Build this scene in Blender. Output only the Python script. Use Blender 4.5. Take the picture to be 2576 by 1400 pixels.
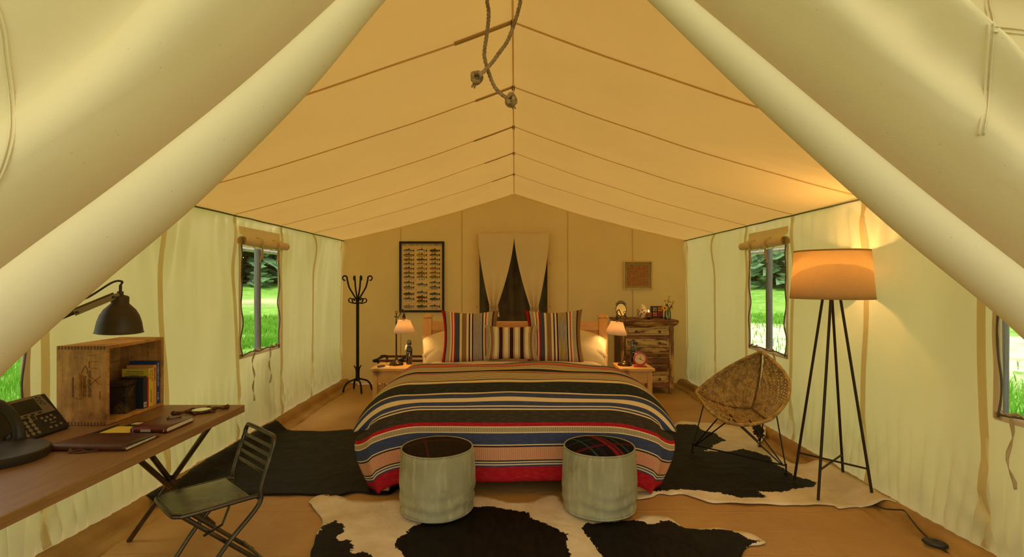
import bpy, bmesh, math, random
from mathutils import Vector, Matrix, noise

random.seed(7)
sc = bpy.context.scene
for o in list(bpy.data.objects):
    bpy.data.objects.remove(o)
COL = sc.collection
V = Vector
PI = math.pi

# ------------------------------------------------------------------ camera
cam = bpy.data.cameras.new('camera')
cam_o = bpy.data.objects.new('camera', cam)
COL.objects.link(cam_o)
cam.sensor_width = 36.0
cam.lens = 36.0 * 1320 / 2576
cam.shift_x = -7 / 2576
cam.shift_y = 6 / 2576
cam.clip_start = 0.05
cam.clip_end = 400
cam_o.location = (0, 0, 1.4)
cam_o.rotation_euler = (PI / 2, 0, 0)
sc.camera = cam_o

# ------------------------------------------------------------------ sky, sun, exposure
w = bpy.data.worlds.new('overcast_sky')
sc.world = w
w.use_nodes = True
bg = w.node_tree.nodes['Background']
bg.inputs[0].default_value = (1.0, 0.955, 0.86, 1)
bg.inputs[1].default_value = 0.92
sun = bpy.data.lights.new('sun', 'SUN')
sun.energy = 1.7
sun.angle = math.radians(25)
sun.color = (1.0, 0.95, 0.84)
sun_o = bpy.data.objects.new('sun', sun)
COL.objects.link(sun_o)
sun_o.rotation_euler = (math.radians(28), math.radians(-12), 0)
sc.view_settings.view_transform = 'Standard'
sc.view_settings.look = 'None'
sc.view_settings.exposure = 0.58
sc.view_settings.gamma = 1.0
sc.view_settings.use_curve_mapping = False
sc.cycles.use_denoising = True
sc.cycles.max_bounces = 14
sc.cycles.diffuse_bounces = 7
sc.cycles.transparent_max_bounces = 16
sc.cycles.sample_clamp_indirect = 6.0

# ------------------------------------------------------------------ helpers
WM = {}


def smooth(a, b, x):
    if a == b:
        return 0.0 if x < a else 1.0
    t = max(0.0, min(1.0, (x - a) / (b - a)))
    return t * t * (3 - 2 * t)


def lerp(a, b, t):
    return a + (b - a) * t


def nz(x, y, z=0.0):
    return noise.noise(V((x, y, z)))


def at(x, y, Y):
    """a place seen at pixel (x, y), Y metres in front of the lens"""
    return V(((x - 1295) / 1320 * Y, Y, 1.4 - (y - 706) / 1320 * Y))


def onz(x, y, z=0.0):
    """the place on the level plane at height z seen at pixel (x, y)"""
    return at(x, y, (1.4 - z) * 1320 / (y - 706))


def basis(d):
    d = V(d).normalized()
    up = V((0, 0, 1)) if abs(d.z) < 0.95 else V((0, 1, 0))
    s = d.cross(up).normalized()
    return s, s.cross(d).normalized()


def spline(pts, n=8):
    """Catmull-Rom through pts"""
    P = [V(p) for p in pts]
    out = []
    for i in range(len(P) - 1):
        p0 = P[i - 1] if i else P[0] * 2 - P[1]
        p1, p2 = P[i], P[i + 1]
        p3 = P[i + 2] if i + 2 < len(P) else P[-1] * 2 - P[-2]
        for k in range(n):
            t = k / n
            out.append(0.5 * ((2 * p1) + (p2 - p0) * t + (2 * p0 - 5 * p1 + 4 * p2 - p3) * t * t + (3 * p1 - p0 - 3 * p2 + p3) * t ** 3))
    out.append(P[-1])
    return out


def rotz(a):
    return Matrix.Rotation(a, 4, 'Z')


def frame(loc, rz=0.0, rx=0.0, ry=0.0):
    return Matrix.Translation(V(loc)) @ Matrix.Rotation(rz, 4, 'Z') @ Matrix.Rotation(ry, 4, 'Y') @ Matrix.Rotation(rx, 4, 'X')


class MB:
    def __init__(self, M=None):
        self.v, self.f, self.M = [], [], M
        self.cols = None

    def add(self, vs, fs):
        k = len(self.v)
        self.v += [self.M @ V(p) for p in vs] if self.M is not None else [V(p) for p in vs]
        self.f += [tuple(i + k for i in f) for f in fs]
        return self

    def box(self, x0, x1, y0, y1, z0, z1, M=None):
        vs = [V((x, y, z)) for z in (z0, z1) for y in (y0, y1) for x in (x0, x1)]
        if M is not None:
            vs = [M @ p for p in vs]
        return self.add(vs, [(0, 2, 3, 1), (4, 5, 7, 6), (0, 1, 5, 4), (2, 6, 7, 3), (0, 4, 6, 2), (1, 3, 7, 5)])

    def tube(self, pts, r, n=8, closed=False, caps=True, flat=1.0):
        P = [V(p) for p in pts]
        m = len(P)
        vs, fs = [], []
        s = None
        for i, p in enumerate(P):
            if closed:
                d = P[(i + 1) % m] - P[i - 1]
            else:
                d = P[min(i + 1, m - 1)] - P[max(i - 1, 0)]
            d = d.normalized() if d.length > 1e-9 else V((0, 0, 1))
            if s is None:
                s, u = basis(d)
            else:
                s = (s - d * s.dot(d))
                s = s.normalized() if s.length > 1e-6 else basis(d)[0]
                u = s.cross(d)
            rr = r[i] if isinstance(r, (list, tuple)) else r
            for k in range(n):
                a = 2 * PI * k / n
                vs.append(p + s * math.cos(a) * rr + u * math.sin(a) * rr * flat)
        for i in range(m if closed else m - 1):
            j = (i + 1) % m
            for k in range(n):
                fs.append((i * n + k, i * n + (k + 1) % n, j * n + (k + 1) % n, j * n + k))
        if caps and not closed:
            fs.append(tuple(range(n - 1, -1, -1)))
            fs.append(tuple((m - 1) * n + k for k in range(n)))
        return self.add(vs, fs)

    def lathe(self, prof, n=24, M=None, cap=True, squash=None):
        vs, fs = [], []
        for (r, z) in prof:
            for k in range(n):
                a = 2 * PI * k / n
                p = V((r * math.cos(a), r * math.sin(a), z))
                if squash:
                    p = squash(p, a)
                vs.append(M @ p if M is not None else p)
        m = len(prof)
        for i in range(m - 1):
            for k in range(n):
                fs.append((i * n + k, i * n + (k + 1) % n, (i + 1) * n + (k + 1) % n, (i + 1) * n + k))
        if cap:
            if prof[0][0] > 1e-6:
                fs.append(tuple(range(n - 1, -1, -1)))
            if prof[-1][0] > 1e-6:
                fs.append(tuple((m - 1) * n + k for k in range(n)))
        return self.add(vs, fs)

    def ball(self, c, r, n=12, m=8, M=None):
        sx, sy, sz = r if isinstance(r, (tuple, list)) else (r, r, r)
        T = Matrix.Translation(V(c)) @ (M or Matrix())
        prof = [(max(math.sin(PI * i / m), 1e-4), -math.cos(PI * i / m)) for i in range(m + 1)]
        return self.lathe(prof, n, T @ Matrix.Diagonal((sx, sy, sz, 1)), cap=False)

    def grid(self, fn, us, vs_, skip=None, flip=False):
        nu, nv = len(us), len(vs_)
        vs = [fn(u, v) for v in vs_ for u in us]
        fs = []
        for j in range(nv - 1):
            for i in range(nu - 1):
                if skip and skip((us[i] + us[i + 1]) / 2, (vs_[j] + vs_[j + 1]) / 2):
                    continue
                q = (j * nu + i, j * nu + i + 1, (j + 1) * nu + i + 1, (j + 1) * nu + i)
                fs.append(q[::-1] if flip else q)
        return self.add(vs, fs)

    def prism(self, poly, h0, h1, M=None):
        n = len(poly)
        vs = [V((x, y, h0)) for x, y in poly] + [V((x, y, h1)) for x, y in poly]
        if M is not None:
            vs = [M @ p for p in vs]
        fs = [tuple(range(n - 1, -1, -1)), tuple(range(n, 2 * n))]
        fs += [(i, (i + 1) % n, n + (i + 1) % n, n + i) for i in range(n)]
        return self.add(vs, fs)

    def ribbon(self, pts, wdir, wd, th=0.0015):
        """a flat tape: a strip with thickness along pts, width wd along wdir"""
        P = [V(p) for p in pts]
        wdirs = wdir if isinstance(wdir, list) else [V(wdir)] * len(P)
        vs, fs = [], []
        for i, p in enumerate(P):
            d = (P[min(i + 1, len(P) - 1)] - P[max(i - 1, 0)]).normalized()
            s = V(wdirs[i]).normalized()
            n = d.cross(s)
            n = n.normalized() if n.length > 1e-6 else V((0, 1, 0))
            for a, b in ((-1, -1), (1, -1), (1, 1), (-1, 1)):
                vs.append(p + s * a * wd / 2 + n * b * th / 2)
        for i in range(len(P) - 1):
            for k in range(4):
                fs.append((i * 4 + k, i * 4 + (k + 1) % 4, i * 4 + 4 + (k + 1) % 4, i * 4 + 4 + k))
        fs += [(3, 2, 1, 0), tuple(len(vs) - 4 + k for k in range(4))]
        return self.add(vs, fs)

    def strip(self, pts, wdir, wd):
        """one single layer of tape"""
        s = V(wdir).normalized() * wd / 2
        vs = []
        for p in pts:
            vs += [V(p) - s, V(p) + s]
        return self.add(vs, [(2 * i, 2 * i + 1, 2 * i + 3, 2 * i + 2) for i in range(len(pts) - 1)])

    def build(self, name, mat, parent=None, sm=0.6, bevel=0.0, seg=2, solid=0.0, label=None, kind=None, sub=0, uv=None, col=None):
        me = bpy.data.meshes.new(name)
        vs = self.v
        if parent is not None:
            inv = WM[parent.name].inverted()
            vs = [inv @ p for p in vs]
        me.from_pydata([tuple(p) for p in vs], [], self.f)
        me.validate()
        for m in (mat if isinstance(mat, (list, tuple)) else [mat]):
            me.materials.append(m)
        if uv is not None:
            lay = me.uv_layers.new(name='UVMap')
            for lp in me.loops:
                lay.data[lp.index].uv = uv[lp.vertex_index]
        if col is not None:        # one colour per face
            at_ = me.color_attributes.new('stripe', 'FLOAT_COLOR', 'CORNER')
            for p in me.polygons:
                for li in p.loop_indices:
                    at_.data[li].color = col[p.index]
        if sm:
            for p in me.polygons:
                p.use_smooth = True
            if sm < 3:
                me.set_sharp_from_angle(angle=sm)
        o = bpy.data.objects.new(name, me)
        COL.objects.link(o)
        if parent is not None:
            o.parent = parent
            WM[o.name] = WM[parent.name]
        else:
            WM[o.name] = Matrix()
        if bevel:
            b = o.modifiers.new('bevel', 'BEVEL')
            b.width = bevel
            b.segments = seg
            b.limit_method = 'ANGLE'
            b.angle_limit = 0.6
        if solid:
            s = o.modifiers.new('solid', 'SOLIDIFY')
            s.thickness = solid
            s.offset = 0
        if sub:
            s = o.modifiers.new('sub', 'SUBSURF')
            s.levels = s.render_levels = sub
        if label:
            o['label'] = label
        if kind:
            o['kind'] = kind
        return o


def tag(o, label, cat, group=None, kind=None):
    o['label'] = label
    o['category'] = cat
    if group:
        o['group'] = group
    if kind:
        o['kind'] = kind
    return o


def thing(name, label=None, cat=None, M=None, group=None, kind=None):
    o = bpy.data.objects.new(name, None)
    COL.objects.link(o)
    M = M if M is not None else Matrix()
    o.location = M.to_translation()
    o.rotation_euler = M.to_euler()
    o.empty_display_size = 0.1
    WM[o.name] = M.copy()
    if label:
        tag(o, label, cat, group)
    if kind:
        o['kind'] = kind
    return o


def kids(o):
    return [c for c in bpy.data.objects if c.parent == o]


def dup(root, M, label=None, group=None):
    def rec(o, par):
        c = o.copy()
        COL.objects.link(c)
        c.parent = par
        for ch in kids(o):
            rec(ch, c)
        return c
    r = rec(root, None)
    r.location = M.to_translation()
    r.rotation_euler = M.to_euler()
    if label:
        r['label'] = label
    if group:
        r['group'] = group
    return r


def shift(o, d):
    """another copy of a part next to the first one"""
    c = o.copy()
    COL.objects.link(c)
    c.parent = o.parent
    c.location = V(o.location) + V(d)
    WM[c.name] = WM[o.parent.name]
    return c


def text_mb(s, size, M, depth=0.0004, align='LEFT', spacing=1.0, xscale=1.0, bold=0.0):
    """flat lettering in the local XY plane of M"""
    cu = bpy.data.curves.new('lettering', 'FONT')
    cu.body = s
    cu.size = size
    cu.extrude = depth
    cu.align_x = align
    cu.space_character = spacing
    cu.offset = bold
    cu.resolution_u = 2
    o = bpy.data.objects.new('lettering', cu)
    COL.objects.link(o)
    dg = bpy.context.evaluated_depsgraph_get()
    me = bpy.data.meshes.new_from_object(o.evaluated_get(dg))
    S = Matrix.Diagonal((xscale, 1, 1, 1))
    mb = MB()
    mb.add([M @ S @ v.co for v in me.vertices], [tuple(p.vertices) for p in me.polygons])
    bpy.data.objects.remove(o)
    bpy.data.curves.remove(cu)
    bpy.data.meshes.remove(me)
    return mb


# ------------------------------------------------------------------ materials
def new_mat(name):
    m = bpy.data.materials.new(name)
    m.use_nodes = True
    nt = m.node_tree
    nt.nodes.clear()
    return m, nt, nt.nodes, nt.links


def node(nt, t, **kw):
    n = nt.nodes.new(t)
    for k, v in kw.items():
        if k in n.inputs:
            n.inputs[k].default_value = v
        else:
            setattr(n, k, v)
    return n


def rgba(c):
    return (c[0], c[1], c[2], 1.0)


def srgb(r, g, b):
    f = lambda u: (u / 255 / 12.92) if u <= 10 else ((u / 255 + 0.055) / 1.055) ** 2.4
    return (f(r), f(g), f(b))


def mixcol(nt, fac, a, b, blend='MIX'):
    n = nt.nodes.new('ShaderNodeMix')
    n.data_type = 'RGBA'
    n.blend_type = blend
    for i, x in ((0, fac), (6, a), (7, b)):
        if isinstance(x, (int, float)):
            n.inputs[i].default_value = x
        elif isinstance(x, tuple):
            n.inputs[i].default_value = rgba(x)
        else:
            nt.links.new(x, n.inputs[i])
    return n.outputs[2]


def mathn(nt, op, a, b=0.0, c=0.0):
    n = nt.nodes.new('ShaderNodeMath')
    n.operation = op
    for i, x in enumerate((a, b, c)):
        if isinstance(x, (int, float)):
            n.inputs[i].default_value = x
        else:
            nt.links.new(x, n.inputs[i])
    return n.outputs[0]


def coords(nt, kind='Object', scale=(1, 1, 1), rot=(0, 0, 0)):
    tc = nt.nodes.new('ShaderNodeTexCoord')
    mp = nt.nodes.new('ShaderNodeMapping')
    mp.inputs['Scale'].default_value = scale
    mp.inputs['Rotation'].default_value = rot
    nt.links.new(tc.outputs[kind], mp.inputs['Vector'])
    return mp.outputs[0]


def noisef(nt, vec, scale, detail=4, rough=0.55, lo=0.35, hi=0.65):
    n = node(nt, 'ShaderNodeTexNoise', Scale=scale, Detail=detail, Roughness=rough)
    nt.links.new(vec, n.inputs['Vector'])
    r = nt.nodes.new('ShaderNodeMapRange')
    r.inputs['From Min'].default_value = lo
    r.inputs['From Max'].default_value = hi
    nt.links.new(n.outputs['Fac'], r.inputs['Value'])
    return r.outputs[0]


def bumpn(nt, h, strength=0.3, dist=0.01):
    b = node(nt, 'ShaderNodeBump', Strength=strength, Distance=dist)
    nt.links.new(h, b.inputs['Height'])
    return b.outputs[0]


def mat(name, c, rough=0.6, metal=0.0, c2=None, scale=12, stretch=(1, 1, 1), lo=0.35, hi=0.65, bump=0.0, bscale=60, bdist=0.003, c3=None, scale3=3,
        spec=0.4, coat=0.0, trans=0.0, emit=None, estr=0.0, sheen=0.0):
    m, nt, N, L = new_mat(name)
    out = N.new('ShaderNodeOutputMaterial')
    b = N.new('ShaderNodeBsdfPrincipled')
    b.inputs['Base Color'].default_value = rgba(c)
    b.inputs['Roughness'].default_value = rough
    b.inputs['Metallic'].default_value = metal
    b.inputs['Specular IOR Level'].default_value = spec
    b.inputs['Coat Weight'].default_value = coat
    b.inputs['Sheen Weight'].default_value = sheen
    b.inputs['Transmission Weight'].default_value = trans
    vec = coords(nt, 'Object', stretch)
    if c2 is not None:
        col = mixcol(nt, noisef(nt, vec, scale, 5, 0.6, lo, hi), c, c2)
        if c3 is not None:
            col = mixcol(nt, noisef(nt, coords(nt), scale3, 6, 0.65, 0.5, 0.72), col, c3)
        L.new(col, b.inputs['Base Color'])
    if bump:
        L.new(bumpn(nt, noisef(nt, vec, bscale, 4, 0.6, 0.2, 0.8), bump, bdist), b.inputs['Normal'])
    if emit:
        b.inputs['Emission Color'].default_value = rgba(emit)
        b.inputs['Emission Strength'].default_value = estr
    L.new(b.outputs[0], out.inputs[0])
    return m


def canvas(name, refl, trn, fac=0.45, specks=0.25, wrinkle=0.0, weave=0.35, stain=None, coat=0.0):
    """tent cloth: scatters light back and lets part of it through"""
    m, nt, N, L = new_mat(name)
    out = N.new('ShaderNodeOutputMaterial')
    vec = coords(nt)
    mott = noisef(nt, vec, 2.2, 5, 0.6, 0.3, 0.75)
    dark = tuple(x * 0.93 for x in refl)
    col = mixcol(nt, mott, refl, dark)
    if stain is not None:
        col = mixcol(nt, noisef(nt, vec, 1.3, 6, 0.65, 0.52, 0.8), col, stain)
    sp = node(nt, 'ShaderNodeTexVoronoi', Scale=26.0)
    L.new(vec, sp.inputs['Vector'])
    spm = mathn(nt, 'LESS_THAN', sp.outputs['Distance'], 0.045)
    spm = mathn(nt, 'MULTIPLY', spm, specks)
    col = mixcol(nt, spm, col, tuple(x * 0.55 for x in refl))
    h = node(nt, 'ShaderNodeTexNoise', Scale=170.0, Detail=2.0)
    L.new(vec, h.inputs['Vector'])
    nrm = bumpn(nt, h.outputs['Fac'], weave, 0.002)
    if wrinkle:
        h2 = node(nt, 'ShaderNodeTexNoise', Scale=3.5, Detail=3.0, Distortion=1.2)
        L.new(vec, h2.inputs['Vector'])
        b2 = node(nt, 'ShaderNodeBump', Strength=wrinkle, Distance=0.03)
        L.new(h2.outputs['Fac'], b2.inputs['Height'])
        L.new(nrm, b2.inputs['Normal'])
        nrm = b2.outputs[0]
    d = node(nt, 'ShaderNodeBsdfDiffuse')
    t = node(nt, 'ShaderNodeBsdfTranslucent')
    L.new(col, d.inputs[0])
    tc = mixcol(nt, mott, trn, tuple(x * 0.94 for x in trn))
    tc = mixcol(nt, spm, tc, tuple(x * 0.5 for x in trn))
    L.new(tc, t.inputs[0])
    L.new(nrm, d.inputs['Normal'])
    L.new(nrm, t.inputs['Normal'])
    mx = node(nt, 'ShaderNodeMixShader')
    mx.inputs[0].default_value = fac
    L.new(d.outputs[0], mx.inputs[1])
    L.new(t.outputs[0], mx.inputs[2])
    L.new(mx.outputs[0], out.inputs[0])
    return m


def wood(name, c, c2, axis=0, fine=1.0, rough=0.5, knots=None, bump=0.15, stain=None):
    """timber with grain running along an object axis"""
    st = [14 * fine, 14 * fine, 14 * fine]
    st[axis] = 0.9 * fine
    m, nt, N, L = new_mat(name)
    out = N.new('ShaderNodeOutputMaterial')
    b = node(nt, 'ShaderNodeBsdfPrincipled', Roughness=rough)
    vec = coords(nt, 'Object', tuple(st))
    oi = N.new('ShaderNodeObjectInfo')
    off = N.new('ShaderNodeVectorMath')
    off.operation = 'ADD'
    sc_ = N.new('ShaderNodeVectorMath')
    sc_.operation = 'SCALE'
    sc_.inputs[0].default_value = (13, 7, 29)
    L.new(oi.outputs['Random'], sc_.inputs['Scale'])
    L.new(vec, off.inputs[0])
    L.new(sc_.outputs[0], off.inputs[1])
    n1 = noisef(nt, off.outputs[0], 3.0, 6, 0.65, 0.3, 0.7)
    n2 = noisef(nt, off.outputs[0], 14.0, 4, 0.6, 0.3, 0.75)
    col = mixcol(nt, n1, c, c2)
    col = mixcol(nt, mathn(nt, 'MULTIPLY', n2, 0.5), col, tuple(x * 0.62 for x in c2))
    if knots:
        vo = node(nt, 'ShaderNodeTexVoronoi', Scale=knots)
        L.new(coords(nt), vo.inputs['Vector'])
        k = N.new('ShaderNodeMapRange')
        k.inputs['From Min'].default_value = 0.16
        k.inputs['From Max'].default_value = 0.06
        L.new(vo.outputs['Distance'], k.inputs['Value'])
        col = mixcol(nt, k.outputs[0], col, tuple(x * 0.4 for x in c2))
    if stain:
        col = mixcol(nt, mathn(nt, 'MULTIPLY', noisef(nt, coords(nt), 7.0, 6, 0.7, 0.45, 0.72), 0.85), col, stain)
        col = mixcol(nt, mathn(nt, 'MULTIPLY', noisef(nt, coords(nt, 'Object', (1.3, 1, 0.7)), 16.0, 5, 0.7, 0.55, 0.75), 0.6), col, tuple(x * 0.5 for x in stain))
    L.new(col, b.inputs['Base Color'])
    L.new(bumpn(nt, n2, bump, 0.002), b.inputs['Normal'])
    L.new(b.outputs[0], out.inputs[0])
    return m


def woven(name, freq=150.0, streak=0.35):
    """striped wool: colour per face; alpha below 0.9 marks bands woven with fine light ticks"""
    m, nt, N, L = new_mat(name)
    out = N.new('ShaderNodeOutputMaterial')
    b = node(nt, 'ShaderNodeBsdfPrincipled', Roughness=0.9)
    b.inputs['Specular IOR Level'].default_value = 0.15
    a = node(nt, 'ShaderNodeVertexColor', layer_name='stripe')
    uv = N.new('ShaderNodeUVMap')
    sep = N.new('ShaderNodeSeparateXYZ')
    L.new(uv.outputs[0], sep.inputs[0])
    tick = mathn(nt, 'LESS_THAN', mathn(nt, 'FRACT', mathn(nt, 'MULTIPLY', sep.outputs[0], freq)), 0.52)
    ist = mathn(nt, 'MULTIPLY', tick, mathn(nt, 'LESS_THAN', a.outputs['Alpha'], 0.9))
    col = mixcol(nt, ist, a.outputs['Color'], srgb(222, 196, 140))
    mp = node(nt, 'ShaderNodeMapping')
    mp.inputs['Scale'].default_value = (18, 260, 1)
    L.new(uv.outputs[0], mp.inputs[0])
    fl = noisef(nt, mp.outputs[0], 1.0, 3, 0.6, 0.5, 0.85)
    col = mixcol(nt, mathn(nt, 'MULTIPLY', fl, streak), col, srgb(205, 180, 130))
    L.new(col, b.inputs['Base Color'])
    mp2 = node(nt, 'ShaderNodeMapping')
    mp2.inputs['Scale'].default_value = (300, 500, 1)
    L.new(uv.outputs[0], mp2.inputs[0])
    L.new(bumpn(nt, noisef(nt, mp2.outputs[0], 1.0, 2, 0.5, 0.2, 0.8), 0.5, 0.002), b.inputs['Normal'])
    L.new(b.outputs[0], out.inputs[0])
    return m


def stripes_pts(n):
    return [i / n for i in range(n + 1)]


def lin(a, b, n):
    return [a + (b - a) * i / n for i in range(n + 1)]

# ================================================================== the tent
XL, XR, XC, HW = -2.34, 2.32, -0.01, 2.33
YB, YF = 7.135, 1.34
EAVE = 1.955
SEAMS = [1.74, 2.61, 3.48, 4.372, 5.245, 6.075]

M_wall = canvas('wall_canvas', (0.76, 0.63, 0.34), (0.88, 0.73, 0.37), 0.40, wrinkle=0.10)
M_roof = canvas('roof_canvas', (0.74, 0.51, 0.20), (0.78, 0.48, 0.13), 0.25, specks=0.1, wrinkle=0.12, stain=(0.66, 0.48, 0.20))
M_back = canvas('back_canvas', (0.78, 0.56, 0.25), (0.72, 0.46, 0.16), 0.11, specks=0.1, wrinkle=0.35)
M_flap = canvas('flap_canvas', (0.86, 0.75, 0.48), (0.7, 0.55, 0.26), 0.10, specks=0.55, weave=0.2)
M_tape = canvas('seam_tape', (0.66, 0.50, 0.24), (0.86, 0.70, 0.42), 0.72, specks=0)
M_roofseam = canvas('roof_seam_cloth', (0.58, 0.40, 0.17), (0.80, 0.60, 0.30), 0.55, specks=0)
M_ridgeshade = canvas('ridge_shade_strip', (0.50, 0.37, 0.17), (0.6, 0.45, 0.2), 0.4, specks=0)  # darker colour for the shadows painted beside the ridge
M_eave = mat('eave_dark_line', (0.12, 0.11, 0.06), 0.9)
M_floor = None


def ridge_z(y):
    return 2.69 - 0.106 * smooth(4.9, 7.4, y) - 0.0


def seam_frac(y):
    S = [SEAMS[0] - 0.87] + SEAMS + [SEAMS[-1] + 0.87 * 1.25]
    for i in range(len(S) - 1):
        if S[i] <= y <= S[i + 1]:
            return (y - S[i]) / (S[i + 1] - S[i])
    return 0.0


def roof_z(x, y):
    s = min(1.0, abs(x - XC) / HW)
    z = ridge_z(y) * (1 - s) + EAVE * s - 0.15 * s * (1 - s)
    z -= 0.028 * math.sin(PI * seam_frac(y)) ** 1.5 * (s * (1 - s) * 4) ** 0.6
    fr = seam_frac(y)
    z += 0.010 * smooth(0.55, 1.0, s) * (1 - s) * 6 * math.sin((fr * 2 * PI * 5) + 1.5 * nz(y * 2, x)) * (0.4 + 0.6 * math.sin(PI * fr))
    z += 0.006 * nz(x * 2.2, y * 2.2, 3) * min(1, 6 * s * (1 - s))
    return z


def rows(a, b, n, extra=()):
    r = sorted(set([round(v, 4) for v in lin(a, b, n)] + [round(v, 4) for v in extra]))
    out = []
    for v in r:
        if out and v - out[-1] < 0.004:
            continue
        out.append(v)
    return out


ys_roof = rows(YF, YB + 0.02, 100)
roof = MB().grid(lambda x, y: V((x, y, roof_z(x, y))), lin(XL - 0.02, XR + 0.02, 72), ys_roof, flip=True)
ceiling = roof.build('ceiling', M_roof, kind='structure', sm=4)
for k, y in enumerate(SEAMS):
    xs = lin(XL + 0.01, XR - 0.01, 60)
    MB().strip([V((x, y, roof_z(x, y) - 0.004)) for x in xs], (0, 1, 0), 0.022).build('roof_seam', M_roofseam, ceiling, sm=4)
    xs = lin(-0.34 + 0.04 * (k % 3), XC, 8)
    MB().strip([V((x, y - 0.010, roof_z(x, y) - 0.008)) for x in xs], (0, 1, 0), 0.045).build('ridge_shade', M_ridgeshade, ceiling, sm=4)  # shadow of the ridge ties, painted as a darker strip
    m = MB()
    for dx in (-0.007, 0.007):
        m.tube([V((XC + dx, y - 0.02, ridge_z(y) - 0.004)), V((XC + dx, y - 0.03, ridge_z(y) - 0.02)), V((XC + dx, y + 0.01, ridge_z(y) - 0.024)), V((XC + dx, y + 0.03, ridge_z(y) - 0.006))], 0.003, 6)
    m.build('ridge_loop', M_eave, ceiling)
MB().strip([V((XC, y, ridge_z(y) - 0.010)) for y in ys_roof], (1, 0, 0), 0.010).build('ridge_seam', M_roofseam, ceiling, sm=4)

WIN = {('l', 1): (4.47, 5.18), ('r', 1): (4.47, 5.16), ('l', 2): (1.80, 2.49), ('r', 2): (1.80, 2.50)}
WZ0, WZ1 = 0.77, 1.69


def wall_base(side, y, z):
    fl = smooth(1.4, 0.1, z) * smooth(6.0, 3.4, y)
    return XL + 0.02 * fl if side == 'l' else XR + 0.01 * fl


def wall_x(side, y, z):
    base = wall_base(side, y, z)
    sg = 1 if side == 'l' else -1           # +1 points into the tent
    fr = seam_frac(y)
    d = -0.020 * math.sin(PI * fr) * smooth(0, 0.5, z) * smooth(EAVE, 1.2, z)
    low = smooth(0.75, 0.08, z)
    ph = (y + 0.45 * (0.75 - z) * (fr - 0.5)) / 0.105
    low *= smooth(0.03, 0.16, z)
    d += low * 0.030 * math.sin(2 * PI * ph + 3.0 * nz(y * 1.3, z * 1.2, 5 if side == 'l' else 9))
    top = smooth(1.2, EAVE - 0.05, z) * smooth(EAVE, EAVE - 0.12, z)
    e = min(fr, 1 - fr)
    d += top * 0.028 * math.sin(2 * PI * (e * 6 + (EAVE - z) * 1.2)) * smooth(0.5, 0.05, e)
    d += 0.022 * nz(y * 1.1, z * 0.8, 2) + 0.026 * nz(y * 4.0, z * 1.1, 7) + 0.010 * nz(y * 11.0, z * 1.6, 8)
    d *= smooth(0, 0.05, z) * smooth(EAVE, EAVE - 0.05, z)
    for (s_, k), (a, b) in WIN.items():
        if s_ == side:
            q = smooth(0.12, 0.0, max(a - y, y - b, WZ0 - z, z - WZ1))
            d *= 1 - q
    return base + sg * d


def wall(side, num):
    wins = [v for (s_, k), v in WIN.items() if s_ == side]
    ex = [e for wv in wins for e in wv]
    ys = rows(YF, YB, 230, ex)
    zs = rows(0.0, EAVE, 74, (WZ0, WZ1))
    hole = lambda y, z: any(a < y < b and WZ0 < z < WZ1 for a, b in wins)
    o = MB().grid(lambda y, z: V((wall_x(side, y, z), y, z)), ys, zs, skip=hole, flip=(side == 'r')).build(
        'wall_left' if side == 'l' else 'wall_right', M_wall, kind='structure', sm=4)
    sg = 1 if side == 'l' else -1
    for y in SEAMS + [YB - 0.06]:
        zz = lin(0.07, EAVE - 0.01, 26)
        wob = lambda z: 0.012 * nz(y * 3, z * 1.3) + 0.05 * smooth(0.9, 0.0, z) * nz(y * 5, 4.2)
        pts = [V((wall_x(side, y + wob(z), z) + sg * 0.005, y + wob(z), z)) for z in zz]
        MB().strip(pts, (0, 1, 0), 0.050 if y < 7 else 0.03).build('wall_seam', M_tape, o, sm=4)
    MB().tube([V((( XL + 0.012) if side == 'l' else (XR - 0.012), y, EAVE - 0.012 + 0.004 * nz(y * 4, 1))) for y in lin(YF, YB, 60)], 0.006, 6).build('eave_dark_line', M_eave, o)  # thin dark tube painting in the dark gap between roof and wall
    return o


wall_left = wall('l', 0)
wall_right = wall('r', 0)

# back wall with its doorway
DX0, DX1, DZ1 = -0.492, 0.456, 2.03
xs_b = rows(XL - 0.07, XR + 0.10, 110, (DX0, DX1))


def back_y(x, z):
    d = 0.018 * nz(x * 1.4, z * 1.1, 11) + 0.014 * nz(x * 4 + z, z * 2.5, 12) + 0.005 * nz(x * 9 - z * 4, z * 6, 13)
    d += 0.014 * smooth(0.9, 2.3, x) * math.sin(2 * PI * (x * 2.2 + z * 1.1)) * smooth(2.2, 0.9, z)
    d += 0.010 * smooth(-1.0, -2.2, x) * math.sin(2 * PI * (x * 1.9 - z * 0.8))
    d *= smooth(XR, XR - 0.1, x) * smooth(XL, XL + 0.1, x)
    q = smooth(0.15, 0.0, max(DX0 - x, x - DX1, z - DZ1))
    return YB + d * (1 - q)


def back_pt(x, t):
    top = roof_z(x, YB)
    zd = DZ1 / 40 * t if t <= 40 else DZ1 + (top - DZ1) * (t - 40) / 10 if abs(x - XC) < 1.2 else 0
    s = abs(x - XC)
    zc = min(DZ1, top * 0.8) if s > 0.6 else DZ1
    z = zc * t / 40 if t <= 40 else zc + (top - zc) * (t - 40) / 10
    return V((x, back_y(x, z), z))


wall_back = MB().grid(back_pt, xs_b, list(range(51)), skip=lambda x, t: DX0 < x < DX1 and t < 40).build('wall_back', M_back, kind='structure', sm=4)
for x in (-1.55, -0.72, 0.72, 1.60):
    MB().ribbon([V((x, back_y(x, z) - 0.003, z)) for z in lin(0.02, roof_z(x, YB) - 0.02, 24)], (1, 0, 0), 0.014, 0.002).build('back_seam', M_back, wall_back, sm=4)

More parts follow.
